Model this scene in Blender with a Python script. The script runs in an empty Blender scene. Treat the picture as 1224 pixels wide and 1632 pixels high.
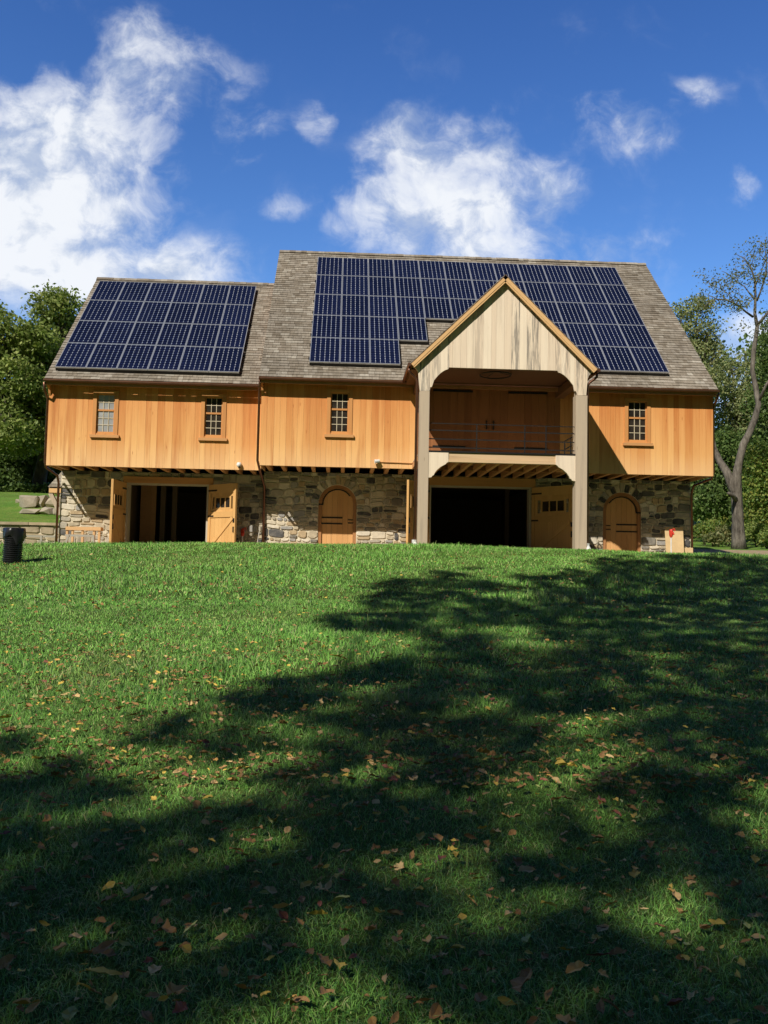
import bpy, bmesh, math, random
import numpy as np
from mathutils import Vector, Matrix, noise as mnoise
rnd = random.Random(11)
rng = np.random.default_rng(11)
sc = bpy.context.scene
COL = sc.collection

# ---------------------------------------------------------------- camera numbers (measured from the photograph)
F = 1411.0; YAW = .0474; PITCH = .0655; ROLL = .0191; EYE = 1.6
def ray(u, v):
    a, b = u-612, v-816
    c, s = math.cos(ROLL), math.sin(ROLL); a, b = c*a+s*b, -s*a+c*b
    x, y, z = a/F, 1., -b/F
    c, s = math.cos(PITCH), math.sin(PITCH); y, z = c*y-s*z, s*y+c*z
    c, s = math.cos(YAW), math.sin(YAW); x, y = c*x+s*y, -s*x+c*y
    return Vector((x, y, z))
def at(u, v, Y):
    d = ray(u, v); d = d*(Y/d.y); return Vector((d.x, d.y, d.z+EYE))
def atX(u, v, Y): return at(u, v, Y).x
def atZ(u, v, Y): return at(u, v, Y).z
def proj(x, y, z):
    z = z-EYE
    c, s = math.cos(YAW), math.sin(YAW); x, y = c*x-s*y, s*x+c*y
    c, s = math.cos(PITCH), math.sin(PITCH); y, z = c*y+s*z, -s*y+c*z
    u, v = F*x/y, -F*z/y
    c, s = math.cos(ROLL), math.sin(ROLL)
    return 612+c*u-s*v, 816+s*u+c*v
def sstep(a, b, x):
    t = min(1., max(0., (x-a)/(b-a))); return t*t*(3-2*t)

# ---------------------------------------------------------------- terrain
PK = [(-400,-14),(-60,-3.6),(-10,-.55),(0,0),(8,.60),(16,1.24),(20,1.62),(23,1.98),(25.2,2.26),(26.3,2.28),(28,2.16),(30,2.08),(60,2.1),(900,2.1)]
LK = [(-400,0),(33.9,0),(34.35,.86),(38,1.5),(41,2.2),(60,4.3),(95,6.5),(900,9)]
RK = [(-400,0),(28,.05),(36,.42),(45,.95),(60,1.9),(80,4.5),(105,9),(160,15),(900,22)]
def pl(K, y):
    for (a, p), (b, q) in zip(K, K[1:]):
        if y <= b:
            t = (y-a)/(b-a); return p+(q-p)*t
    return K[-1][1]
def pls(K, y, w): return (pl(K, y-w)+2*pl(K, y)+pl(K, y+w))/4
def crest(x):
    return .06-.0016*(x-2.5)**2 if abs(x-2.5) < 14 else -.2536
def hgt(x, y):
    z = pls(PK, y, 1.6 if y < 24 else .9)
    z += crest(x)*sstep(6, 24, y)*(1-sstep(30, 36, y))
    wl = sstep(-6, -9.9, x); wr = sstep(9, 13.2, x)
    if wl > 0: z += wl*pl(LK, y)
    if wr > 0: z += wr*pls(RK, y, 2)
    if y < 32: z += .015*math.sin(1.3*x+.7*y)+.012*math.sin(2.9*y-1.1*x)
    return z

# ---------------------------------------------------------------- mesh helpers
def link(o, parent=None):
    COL.objects.link(o)
    if parent is not None: o.parent = parent
    return o
def tag(o, label=None, cat=None, group=None, kind=None):
    if label: o['label'] = label
    if cat: o['category'] = cat
    if group: o['group'] = group
    if kind: o['kind'] = kind
    return o
def empty(name, loc, rz=0, parent=None):
    o = bpy.data.objects.new(name, None); o.location = loc; o.rotation_euler = (0,0,rz); o.empty_display_size = .3
    return link(o, parent)
class MB:
    def __init__(s, org=(0,0,0)):
        s.v = []; s.f = []; s.m = []; s.o = Vector(org)
    def add(s, vs, fs, m=0):
        n = len(s.v); s.v += [tuple(Vector(p)-s.o) for p in vs]
        s.f += [tuple(i+n for i in f) for f in fs]; s.m += [m]*len(fs)
    def box(s, x0, x1, y0, y1, z0, z1, m=0, T=None):
        vs = [(x,y,z) for z in (z0,z1) for y in (y0,y1) for x in (x0,x1)]
        if T: vs = [T(*p) for p in vs]
        s.add(vs, [(0,2,3,1),(4,5,7,6),(0,1,5,4),(2,6,7,3),(0,4,6,2),(1,3,7,5)], m)
    def prism(s, poly, T, d0, d1, m=0):          # poly of (a,b); T(a,d,b)
        n = len(poly)
        vs = [T(a,d0,b) for a,b in poly]+[T(a,d1,b) for a,b in poly]
        fs = [tuple(range(n)), tuple(range(2*n-1,n-1,-1))]+[(i,(i+n),(i+1)%n+n,(i+1)%n) for i in range(n)]
        s.add(vs, fs, m)
    def bar(s, a, b, w, h=None, m=0, up=(0,0,1)):
        a, b = Vector(a), Vector(b); h = h or w; d = (b-a).normalized(); u = Vector(up)
        if abs(d.dot(u)) > .95: u = Vector((0,1,0))
        x = d.cross(u).normalized(); z = x.cross(d)
        vs = [p+x*i*w/2+z*j*h/2 for p in (a,b) for i,j in ((-1,-1),(1,-1),(1,1),(-1,1))]
        s.add(vs, [(3,2,1,0),(4,5,6,7),(0,1,5,4),(1,2,6,5),(2,3,7,6),(3,0,4,7)], m)
    def tube(s, pts, r, seg=8, m=0, cap=True):
        pts = [Vector(p) for p in pts]; n = len(pts)
        if not isinstance(r, (list,tuple)): r = [r]*n
        vs = []; prev = None
        for i in range(n):
            d = (pts[min(i+1,n-1)]-pts[max(i-1,0)]).normalized()
            if prev is None:
                u = Vector((0,0,1)) if abs(d.z) < .9 else Vector((1,0,0)); x = d.cross(u).normalized()
            else:
                x = (prev-d*prev.dot(d)).normalized()
            prev = x; y = d.cross(x)
            for k in range(seg):
                t = 2*math.pi*k/seg; vs.append(pts[i]+(x*math.cos(t)+y*math.sin(t))*r[i])
        fs = [(i*seg+k, i*seg+(k+1)%seg, (i+1)*seg+(k+1)%seg, (i+1)*seg+k) for i in range(n-1) for k in range(seg)]
        if cap: fs += [tuple(range(seg-1,-1,-1)), tuple((n-1)*seg+k for k in range(seg))]
        s.add(vs, fs, m)
    def lathe(s, prof, c, seg=20, m=0):
        c = Vector(c); n = len(prof)
        vs = [c+Vector((r*math.cos(2*math.pi*k/seg), r*math.sin(2*math.pi*k/seg), z)) for r,z in prof for k in range(seg)]
        fs = [(i*seg+k, i*seg+(k+1)%seg, (i+1)*seg+(k+1)%seg, (i+1)*seg+k) for i in range(n-1) for k in range(seg)]
        s.add(vs, fs, m)
    def build(s, name, mat, parent=None, smooth=False):
        me = bpy.data.meshes.new(name); me.from_pydata(s.v, [], s.f)
        for m in (mat if isinstance(mat, (list,tuple)) else [mat]): me.materials.append(m)
        if any(s.m): me.polygons.foreach_set('material_index', s.m)
        if smooth: me.polygons.foreach_set('use_smooth', [True]*len(s.f))
        me.update(); o = bpy.data.objects.new(name, me)
        return link(o, parent)
def npmesh(name, V, Fq, mat, parent=None, tri=False):
    me = bpy.data.meshes.new(name); k = 3 if tri else 4
    me.vertices.add(len(V)); me.vertices.foreach_set('co', np.asarray(V, np.float32).ravel())
    me.loops.add(Fq.size); me.loops.foreach_set('vertex_index', np.asarray(Fq, np.int32).ravel())
    me.polygons.add(len(Fq)); me.polygons.foreach_set('loop_start', np.arange(0, Fq.size, k, dtype=np.int32))
    me.materials.append(mat); me.update(calc_edges=True); me.validate()
    return link(bpy.data.objects.new(name, me), parent)

# ---------------------------------------------------------------- materials
class NT:
    def __init__(s, name):
        s.m = bpy.data.materials.new(name); s.m.use_nodes = True; s.t = s.m.node_tree; s.t.nodes.clear()
    def n(s, typ, **kw):
        o = s.t.nodes.new(typ)
        for k, v in kw.items():
            if k.startswith('i_'):
                key = k[2:]; key = int(key) if key.isdigit() else key.replace('_',' ')
                if hasattr(v, 'is_linked') or isinstance(v, bpy.types.NodeSocket): s.t.links.new(v, o.inputs[key])
                else: o.inputs[key].default_value = v
            else: setattr(o, k, v)
        return o
    def math(s, op, a, b=0., c=None, clamp=False):
        o = s.n('ShaderNodeMath', operation=op, use_clamp=clamp)
        for i, q in enumerate((a,b) if c is None else (a,b,c)):
            if isinstance(q, (int,float)): o.inputs[i].default_value = q
            else: s.t.links.new(q, o.inputs[i])
        return o.outputs[0]
    def mix(s, f, a, b, typ='MIX'):
        o = s.n('ShaderNodeMix', data_type='RGBA', blend_type=typ, clamp_factor=True)
        for i, q in ((0,f),(6,a),(7,b)):
            if isinstance(q, (int,float)): o.inputs[i].default_value = q
            elif isinstance(q, tuple): o.inputs[i].default_value = (*q[:3],1)
            else: s.t.links.new(q, o.inputs[i])
        return o.outputs[2]
    def ramp(s, f, stops, interp='LINEAR'):
        o = s.n('ShaderNodeValToRGB'); r = o.color_ramp; r.interpolation = interp
        while len(r.elements) < len(stops): r.elements.new(.5)
        for e, (p, c) in zip(r.elements, stops):
            e.position = p; e.color = (*c,1) if isinstance(c, tuple) else (c,c,c,1)
        s.t.links.new(f, o.inputs[0]); return o.outputs[0]
    def coord(s): return s.n('ShaderNodeTexCoord').outputs['Object']
    def pos(s): return s.n('ShaderNodeNewGeometry').outputs['Position']
    def island(s): return s.n('ShaderNodeNewGeometry').outputs['Random Per Island']
    def vmul(s, v, sc_):
        return s.n('ShaderNodeVectorMath', operation='MULTIPLY', i_0=v, i_1=sc_).outputs[0]
    def vadd(s, v, w):
        return s.n('ShaderNodeVectorMath', operation='ADD', i_0=v, i_1=w).outputs[0]
    def noise(s, v, scale, detail=4, rough=.55):
        return s.n('ShaderNodeTexNoise', i_Vector=v, i_Scale=scale, i_Detail=detail, i_Roughness=rough).outputs['Fac']
    def out(s, base, rough=.7, spec=.3, bump=None, bstr=.3, bdist=.01, metal=0., coat=0.):
        p = s.n('ShaderNodeBsdfPrincipled')
        for k, v in (('Base Color',base),('Roughness',rough),('Specular IOR Level',spec),('Metallic',metal),('Coat Weight',coat)):
            if isinstance(v, tuple): p.inputs[k].default_value = (*v[:3],1)
            elif isinstance(v, (int,float)): p.inputs[k].default_value = v
            else: s.t.links.new(v, p.inputs[k])
        if bump is not None:
            b = s.n('ShaderNodeBump', i_Strength=bstr, i_Distance=bdist, i_Height=bump); s.t.links.new(b.outputs[0], p.inputs['Normal'])
        o = s.n('ShaderNodeOutputMaterial'); s.t.links.new(p.outputs[0], o.inputs[0]); return s.m

def wood(name, lo, hi, stain=(.12,.07,.04), stain_amt=.25, axis='z', grey=None, grey_amt=0., zgrad=None, rough=.65, iw=.55):
    t = NT(name); isl = t.island(); c = t.pos()
    off = t.n('ShaderNodeCombineXYZ', i_X=t.math('MULTIPLY', isl, 37.), i_Y=t.math('MULTIPLY', isl, 11.), i_Z=t.math('MULTIPLY', isl, 23.)).outputs[0]
    v = t.vadd(c, off)
    st = {'z':(30,30,1.0),'y':(30,1.,30),'x':(1.,30,30)}[axis]
    st2 = {'z':(5,5,.35),'y':(5,.35,5),'x':(.35,5,5)}[axis]
    g = t.noise(t.vmul(v, st), 1., 5, .6); g2 = t.noise(t.vmul(v, st2), 1., 4, .6)
    f = t.math('ADD', t.math('MULTIPLY', isl, iw), t.math('MULTIPLY', g, 1-iw))
    col = t.ramp(f, [(.15,lo),(.85,hi)])
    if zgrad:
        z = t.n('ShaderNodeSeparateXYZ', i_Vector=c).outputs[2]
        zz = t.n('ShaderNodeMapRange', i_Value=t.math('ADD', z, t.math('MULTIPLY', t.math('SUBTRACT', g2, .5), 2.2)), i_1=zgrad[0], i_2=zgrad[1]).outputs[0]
        col = t.mix(t.math('MULTIPLY', zz, zgrad[3]), col, zgrad[2], 'MULTIPLY')  # redder, darker top: sheltered wood plus eave shade put into the colour
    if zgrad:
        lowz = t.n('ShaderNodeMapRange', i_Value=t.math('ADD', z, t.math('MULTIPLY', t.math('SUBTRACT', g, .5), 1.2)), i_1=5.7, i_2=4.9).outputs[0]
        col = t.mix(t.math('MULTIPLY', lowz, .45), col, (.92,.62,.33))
    s1 = t.ramp(g2, [(.54,0.),(.72,1.)])
    col = t.mix(t.math('MULTIPLY', s1, stain_amt), col, stain)
    if zgrad or grey:
        vo = t.n('ShaderNodeTexVoronoi', i_Vector=t.vmul(v, (6.5,6.5,1.6)), i_Scale=1.)
        kn = t.ramp(vo.outputs['Distance'], [(.05,1.),(.13,0.)]); hit = t.ramp(t.n('ShaderNodeSeparateColor', i_Color=vo.outputs['Color']).outputs[0], [(.72,0.),(.74,.75)])
        col = t.mix(t.math('MULTIPLY', kn, hit), col, stain)
    if grey:
        sel = t.ramp(t.math('FRACT', t.math('MULTIPLY', isl, 7.13)), [(.5,.12),(.62,1.)])
        gg = t.ramp(t.noise(t.vmul(v, {'z':(11,11,.75)}.get(axis,(4,4,4))), 1., 5, .7), [(.44,0.),(.6,.95)])
        col = t.mix(t.math('MULTIPLY', t.math('ADD', t.math('MULTIPLY', sel, gg), t.math('MULTIPLY', t.ramp(g2, [(.58,0.),(.7,.6)]), .5)), grey_amt), col, grey)
    return t.out(col, rough, .25, g, .25, .004)

def rock(name, stops, scale=6, mortar=None):
    t = NT(name); isl = t.island(); c = t.pos()
    n1 = t.noise(c, scale, 6, .65); n2 = t.noise(c, scale*5, 4, .6)
    col = t.ramp(isl, stops, 'CONSTANT')
    col = t.mix(t.ramp(n1, [(.45,0.),(.8,.35)]), col, (.50,.42,.30), 'MIX') if not mortar else col
    col = t.mix(.55, col, t.ramp(n1, [(.25,.45),(.75,1.25)]), 'MULTIPLY')
    return t.out(col, .85, .2, t.math('ADD', n1, t.math('MULTIPLY', n2, .4)), .6, .02)

def foliage(name, stops, trans=.35, rough=.5, patch=.35, patch_scale=.5):
    t = NT(name); isl = t.island(); n = t.noise(t.pos(), patch_scale, 3)
    col = t.ramp(isl, stops)
    col = t.mix(patch, col, t.ramp(n, [(.3,.35),(.7,1.35)]), 'MULTIPLY')
    p = t.n('ShaderNodeBsdfPrincipled', i_Roughness=rough); p.inputs['Specular IOR Level'].default_value = .25
    t.t.links.new(col, p.inputs['Base Color'])
    tr = t.n('ShaderNodeBsdfTranslucent'); t.t.links.new(t.mix(.6, col, (1.1,1.15,.5), 'MULTIPLY'), tr.inputs[0])
    m = t.n('ShaderNodeMixShader', i_0=trans); t.t.links.new(p.outputs[0], m.inputs[1]); t.t.links.new(tr.outputs[0], m.inputs[2])
    o = t.n('ShaderNodeOutputMaterial'); t.t.links.new(m.outputs[0], o.inputs[0]); return t.m
def plain(name, col, rough=.5, spec=.4, metal=0., nscale=12, namt=.25, coat=0.):
    t = NT(name); n = t.noise(t.coord(), nscale, 4)
    c = t.mix(namt, col, t.ramp(n, [(.3,.4),(.7,1.4)]), 'MULTIPLY')
    return t.out(c, rough, spec, n, .1, .003, metal, coat)

M = {}
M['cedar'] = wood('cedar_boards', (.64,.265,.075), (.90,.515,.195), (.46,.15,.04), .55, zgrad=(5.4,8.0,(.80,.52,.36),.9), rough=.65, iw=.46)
M['cedar_in'] = wood('cedar_boards_shaded', (.24,.09,.032), (.33,.135,.048), (.14,.05,.02), .4)  # darker copy of the cedar: loft recess shade is put into its colour
M['trim'] = wood('cedar_trim', (.52,.22,.07), (.66,.31,.10), (.35,.14,.05), .3)
M['trim_x'] = wood('cedar_trim_level', (.52,.24,.09), (.68,.36,.14), (.3,.14,.06), .3, axis='x')
M['pale'] = wood('weathered_boards', (.76,.60,.44), (.90,.76,.58), (.60,.43,.28), .22, grey=(.20,.175,.15), grey_amt=.85)
M['post'] = wood('weathered_post', (.45,.35,.25), (.58,.46,.33), (.34,.25,.18), .4, grey=(.25,.225,.195), grey_amt=.8)
M['rake'] = wood('rake_trim', (.66,.38,.16), (.74,.46,.21), (.5,.25,.1), .25, axis='x')
M['beam'] = wood('timber_beam', (.58,.38,.21), (.72,.52,.31), (.24,.13,.06), .5, axis='x')
M['deck_d'] = wood('porch_ceiling_boards_shaded', (.13,.06,.03), (.18,.085,.04), (.08,.04,.02), .3, axis='x')  # soffit deck tone halved: shade under the porch roof painted in
M['joist'] = wood('timber_joist', (.62,.31,.13), (.74,.40,.18), (.36,.16,.07), .3, axis='y')
M['deck'] = wood('soffit_deck', (.34,.17,.08), (.44,.23,.11), (.2,.1,.05), .3, axis='x')
M['door'] = wood('door_planks', (.62,.345,.12), (.75,.44,.17), (.48,.26,.09), .3)
M['door_d'] = wood('arched_door_planks', (.62,.32,.12), (.74,.41,.165), (.36,.17,.07), .4)
M['frame_d'] = wood('arch_frame_wood', (.34,.16,.065), (.44,.21,.085), (.2,.1,.04), .4)
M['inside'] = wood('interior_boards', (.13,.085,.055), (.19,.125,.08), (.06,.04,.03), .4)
M['lumber'] = wood('fresh_lumber', (.62,.36,.16), (.74,.46,.22), (.45,.25,.1), .2, axis='x')
M['greywood'] = wood('grey_lumber', (.30,.27,.22), (.46,.42,.34), (.15,.13,.1), .4, axis='x')
M['ply'] = plain('plywood', (.66,.47,.25), .7, .2, nscale=4, namt=.2)
M['stone'] = rock('fieldstone', [(0,(.54,.455,.32)),(.11,(.39,.335,.25)),(.22,(.70,.61,.46)),(.34,(.235,.215,.18)),(.44,(.52,.39,.235)),(.53,(.078,.077,.08)),(.66,(.47,.42,.335)),(.77,(.125,.122,.12)),(.84,(.76,.68,.54)),(.94,(.38,.36,.33))])
M['mortar'] = rock('mortar', [(0,(.74,.64,.47)),(.5,(.70,.61,.45))], 14, True)
M['ledge'] = rock('ledge_stone', [(0,(.46,.36,.23)),(.25,(.38,.30,.20)),(.5,(.50,.41,.28)),(.75,(.36,.31,.24))], 3)
M['boulder'] = rock('boulder_stone', [(0,(.46,.39,.29)),(.5,(.40,.35,.27))], 1.6)
M['iron'] = plain('black_iron', (.012,.011,.010), .5, .4)
M['copper'] = plain('brown_copper', (.20,.095,.06), .38, .5, .75, nscale=3, namt=.35)
M['blackplastic'] = plain('black_plastic', (.012,.012,.013), .35, .5, nscale=6)
M['whiteplastic'] = plain('white_plastic', (.75,.74,.70), .4, .4)
M['red'] = plain('red_paint', (.62,.05,.025), .4, .5)
M['jamb'] = wood('pale_jamb', (.52,.44,.33), (.6,.52,.4), (.4,.32,.22), .2)
M['muntin'] = plain('window_bars', (.62,.52,.36), .5, .3)
M['alu'] = plain('panel_frame', (.62,.64,.68), .35, .5, .6, nscale=3, namt=.1)
M['back'] = plain('panel_backsheet', (.55,.59,.68), .3, .4, nscale=3, namt=.05, coat=.2)
def cellmat():
    t = NT('solar_cells'); isl = t.island(); n = t.noise(t.pos(), .45, 3)
    oi = t.n('ShaderNodeObjectInfo').outputs['Random']
    c = t.ramp(t.math('ADD', t.math('ADD', t.math('MULTIPLY', isl, .35), t.math('MULTIPLY', oi, .35)), t.math('MULTIPLY', n, .3)), [(.2,(.0036,.0044,.0165)),(.8,(.0072,.0095,.035))])
    return t.out(c, .22, .5, coat=.25)
M['cell'] = cellmat()
def glassmat(name, a, b, rough=.04):
    t = NT(name); n = t.noise(t.pos(), 3.1, 3)
    return t.out(t.ramp(n, [(.35,a),(.65,b)]), rough, .35, t.noise(t.pos(), 1.7, 2), .06, .02)
M['glass'] = glassmat('dark_window_glass', (.014,.012,.010), (.045,.035,.026), .08)
M['glass_l'] = glassmat('pale_window_glass', (.30,.30,.29), (.40,.40,.39), .1)
def shinglemat():
    t = NT('cedar_shingles'); isl = t.island(); p = t.pos()
    n = t.noise(t.vmul(p, (14,3,3)), 1., 5, .65); n2 = t.noise(p, .55, 3)
    c = t.ramp(isl, [(0,(.20,.165,.125)),(.25,(.275,.235,.185)),(.5,(.32,.28,.23)),(.75,(.24,.20,.155)),(1,(.40,.36,.30))])
    c = t.mix(.7, c, t.ramp(n, [(.25,.55),(.75,1.3)]), 'MULTIPLY')
    c = t.mix(.55, c, t.ramp(n2, [(.3,.62),(.7,1.25)]), 'MULTIPLY')
    return t.out(c, .85, .15, n, .4, .006)
M['shingle'] = shinglemat()
def barkmat(name, a, b):
    t = NT(name); p = t.pos(); n = t.noise(t.vmul(p, (9,9,2.2)), 1., 6, .7); n2 = t.noise(p, 1.2, 4)
    c = t.ramp(n, [(.3,a),(.7,b)]); c = t.mix(.6, c, t.ramp(n2, [(.35,.5),(.7,1.35)]), 'MULTIPLY')
    return t.out(c, .9, .1, n, .9, .05)
M['bark'] = barkmat('grey_bark', (.055,.046,.038), (.25,.22,.18))
M['bark_d'] = barkmat('dark_bark', (.045,.036,.028), (.13,.11,.09))
M['leaf_a'] = foliage('oak_leaves', [(0,(.14,.20,.045)),(.55,(.245,.315,.08)),(1,(.38,.42,.13))])
M['leaf_b'] = foliage('dark_leaves', [(0,(.06,.105,.028)),(.55,(.115,.185,.048)),(1,(.20,.27,.075))])
M['leaf_c'] = foliage('olive_leaves', [(0,(.19,.24,.10)),(.55,(.31,.36,.15)),(1,(.43,.42,.19))])
M['leaf_d'] = foliage('bright_leaves', [(0,(.10,.18,.035)),(.55,(.19,.27,.055)),(1,(.33,.31,.07))])
M['leaf_e'] = foliage('autumn_leaves', [(0,(.13,.16,.06)),(.55,(.21,.23,.09)),(1,(.29,.25,.10))])
def grassmat():
    t = NT('grass_blades'); isl = t.island(); p = t.pos(); n = t.noise(p, .6, 3); n2 = t.noise(p, 3.2, 3)
    c = t.ramp(isl, [(0,(.105,.265,.035)),(.45,(.205,.475,.078)),(.87,(.34,.62,.135)),(.95,(.52,.60,.22)),(1,(.60,.50,.26))])
    c = t.mix(.7, c, t.ramp(n, [(.3,.62),(.7,1.25)]), 'MULTIPLY'); c = t.mix(.6, c, t.ramp(n2, [(.3,.6),(.7,1.3)]), 'MULTIPLY')
    dry = t.noise(t.vadd(p, (7.,3.,0)), .45, 3); c = t.mix(t.ramp(dry, [(.56,0.),(.74,.3)]), c, (.50,.48,.17))
    p_ = t.n('ShaderNodeBsdfPrincipled', i_Roughness=.42); p_.inputs['Specular IOR Level'].default_value = .4
    t.t.links.new(c, p_.inputs['Base Color'])
    nn = t.n('ShaderNodeVectorMath', operation='NORMALIZE', i_0=t.vadd(t.vmul(t.n('ShaderNodeNewGeometry').outputs['Normal'], (.55,.55,.55)), (0,0,.8))).outputs[0]
    t.t.links.new(nn, p_.inputs['Normal'])
    tr = t.n('ShaderNodeBsdfTranslucent'); t.t.links.new(c, tr.inputs[0])
    m = t.n('ShaderNodeMixShader', i_0=.22); t.t.links.new(p_.outputs[0], m.inputs[1]); t.t.links.new(tr.outputs[0], m.inputs[2])
    o = t.n('ShaderNodeOutputMaterial'); t.t.links.new(m.outputs[0], o.inputs[0]); return t.m
M['grass'] = grassmat()
def lawnmat():
    t = NT('lawn_turf'); p = t.pos(); n = t.noise(p, .35, 4); n2 = t.noise(p, 9, 5, .7); n3 = t.noise(p, 45, 3, .7)
    c = t.ramp(n2, [(.3,(.08,.17,.022)),(.6,(.14,.28,.04)),(.8,(.22,.34,.06))])
    y = t.n('ShaderNodeSeparateXYZ', i_Vector=p).outputs[1]
    n4 = t.noise(p, 1.3, 5, .7); c = t.mix(t.ramp(n4, [(.42,0.),(.7,.6)]), c, (.30,.31,.09))
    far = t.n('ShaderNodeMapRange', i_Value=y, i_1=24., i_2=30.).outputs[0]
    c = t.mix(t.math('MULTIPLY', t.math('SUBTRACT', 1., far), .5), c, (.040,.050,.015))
    c = t.mix(.5, c, t.ramp(n, [(.3,.6),(.7,1.3)]), 'MULTIPLY'); c = t.mix(.6, c, t.ramp(n3, [(.3,.45),(.7,1.4)]), 'MULTIPLY')
    return t.out(c, .9, .1, n3, .8, .04)
M['lawn'] = lawnmat()
M['earth'] = rock('earth', [(0,(.44,.34,.22)),(.5,(.41,.32,.21))], 2.2, True)
M['dirt'] = rock('dirt', [(0,(.42,.31,.185)),(.5,(.39,.29,.175))], 2.2, True)
def litter(name, a, b):
    t = NT(name); p = t.coord(); n = t.noise(p, 28, 4, .7); o = t.n('ShaderNodeObjectInfo').outputs['Random']
    c = t.mix(.5, t.mix(t.math('MULTIPLY', t.math('ADD', n, t.island()), .5), a, b), t.ramp(t.math('ADD', t.math('MULTIPLY', n, .5), t.math('MULTIPLY', o, .5)), [(.2,.5),(.8,1.35)]), 'MULTIPLY')
    return t.out(c, .6, .25, n, .5, .004)
LM = {'yellow': litter('yellow_leaf', (.70,.56,.11), (.58,.36,.07)), 'brown': litter('brown_leaf', (.30,.15,.055), (.42,.25,.09)),
      'tan': litter('tan_leaf', (.66,.47,.22), (.54,.35,.14)), 'orange': litter('orange_leaf', (.60,.36,.09), (.50,.27,.08)),
      'pale green': litter('green_leaf', (.38,.45,.13), (.46,.45,.17)), 'dark red': litter('red_leaf', (.22,.075,.05), (.28,.11,.065))}

# ================================================================ BARN
X1, X2, YM, ZB = -2.729, 12.393, 28.947, 4.946
YE, ZE, YR, ZR, XE1, XE2 = 28.585, 7.792, 35.664, 14.545, -2.79, 12.42
XL, YL, ZBL = -9.787, 29.549, 4.841
YEL, ZEL, YRL, ZRL, XEL = 29.188, 7.652, 34.751, 12.849, -9.84
YS, YSL = 30.9, 31.2
YP = 26.2
GZ = 1.75
BARN = Vector((1.3, YS, 2.05))
barn = empty('barn', BARN)
tag(barn, 'two level barn of stone and orange cedar boards with solar panels on its shingled roofs', 'barn')
def mb(): return MB(BARN)
ID = lambda x, y, z: (x, y, z)

def board_wall(m, u0, u1, z0, ztop, T, holes=(), wlo=.15, whi=.24, thick=.03, zbot=None):
    cuts = {u0, u1}
    for h in holes: cuts.add(h[0]); cuts.add(h[1])
    cuts = sorted(c for c in cuts if u0 <= c <= u1); edges = [u0]
    for a, b in zip(cuts, cuts[1:]):
        k = max(1, round((b-a)/rnd.uniform(wlo, whi))); ws = [rnd.uniform(.75,1.25) for _ in range(k)]; s = sum(ws); x = a
        for w in ws: x += (b-a)*w/s; edges.append(x)
    for a, b in zip(edges, edges[1:]):
        mid = (a+b)/2; segs = [(z0 if zbot is None else None, None)]
        zt = lambda x: ztop(x) if callable(ztop) else ztop
        lo = z0; spans = []
        for h in sorted([h for h in holes if h[0]-1e-4 <= mid <= h[1]+1e-4], key=lambda h: h[2]):
            if h[2] > lo: spans.append((lo, h[2]))
            lo = h[3]
        spans.append((lo, None))
        g = .0018; d = rnd.uniform(-.002,.003)
        for lo_, hi_ in spans:
            ta = zt(a) if hi_ is None else hi_; tb = zt(b) if hi_ is None else hi_
            if min(ta, tb) <= lo_ and max(ta, tb) <= lo_+.01: continue
            m.prism([(a+g,lo_),(b-g,lo_),(b-g,max(tb,lo_+.002)),(a+g,max(ta,lo_+.002))], T, -d, thick)
TF = lambda Y: (lambda u, d, z: (u, Y+d, z))                # faces the camera, d goes into the building
TLft = lambda X: (lambda u, d, z: (X+d, u, z))
TRgt = lambda X: (lambda u, d, z: (X-d, u, z))

# windows: pixel box of the glazing
WIN = [(152.5,184,628,690,YL,'light'), (325,355.5,633,695,YL,'dark'), (526,556.5,626,689.5,YM,'dark'), (1001,1031,640,703,YM,'dark')]
wrect = []
for (a,b,c,d,Y,k) in WIN:
    p, q = at(a,d,Y), at(b,c,Y); wrect.append((p.x, q.x, p.z, q.z, Y, k))
holesM = [(w[0]-.12, w[1]+.12, w[2]-.16, w[3]+.10) for w in wrect if w[4] == YM]
holesL = [(w[0]-.12, w[1]+.12, w[2]-.16, w[3]+.10) for w in wrect if w[4] == YL]
PXL, PXR = atX(666,800,YP), atX(935.5,800,YP)            # outer faces of the porch posts

# the board walls: main block, wing
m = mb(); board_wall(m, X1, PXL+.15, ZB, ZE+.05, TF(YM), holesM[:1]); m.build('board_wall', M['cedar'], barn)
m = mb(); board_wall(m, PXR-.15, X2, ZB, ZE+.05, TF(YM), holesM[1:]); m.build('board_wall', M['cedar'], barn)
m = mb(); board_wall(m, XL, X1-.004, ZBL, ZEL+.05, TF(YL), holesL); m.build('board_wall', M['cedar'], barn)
ZF = atZ(700,718,YP)                                      # loft floor
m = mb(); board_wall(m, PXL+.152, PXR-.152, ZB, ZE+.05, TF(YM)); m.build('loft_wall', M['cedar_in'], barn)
# gable ends and backs
def gz(ye, ze, yr, zr): return lambda y: min(ze+(y-ye)*(zr-ze)/(yr-ye), zr-(y-yr)*(zr-ze)/(yr-ye))-.12
YB, YBL = 2*YR-YM, 2*YRL-YL
m = mb(); g = gz(YE,ZE,YR,ZR)
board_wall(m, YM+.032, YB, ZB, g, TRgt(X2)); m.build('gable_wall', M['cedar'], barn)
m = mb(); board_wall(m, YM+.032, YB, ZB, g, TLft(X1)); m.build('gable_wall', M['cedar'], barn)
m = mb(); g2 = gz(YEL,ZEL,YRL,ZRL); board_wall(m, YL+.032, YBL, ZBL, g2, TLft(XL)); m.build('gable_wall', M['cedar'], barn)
m = mb(); m.box(X1+.05,X2-.05,YB-.2,YB,2,ZE); m.box(XL+.05,X1,YBL-.2,YBL,2,ZEL); m.build('back_wall', M['cedar_in'], barn)
m = mb()                                                  # sheathing behind the boards
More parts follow.
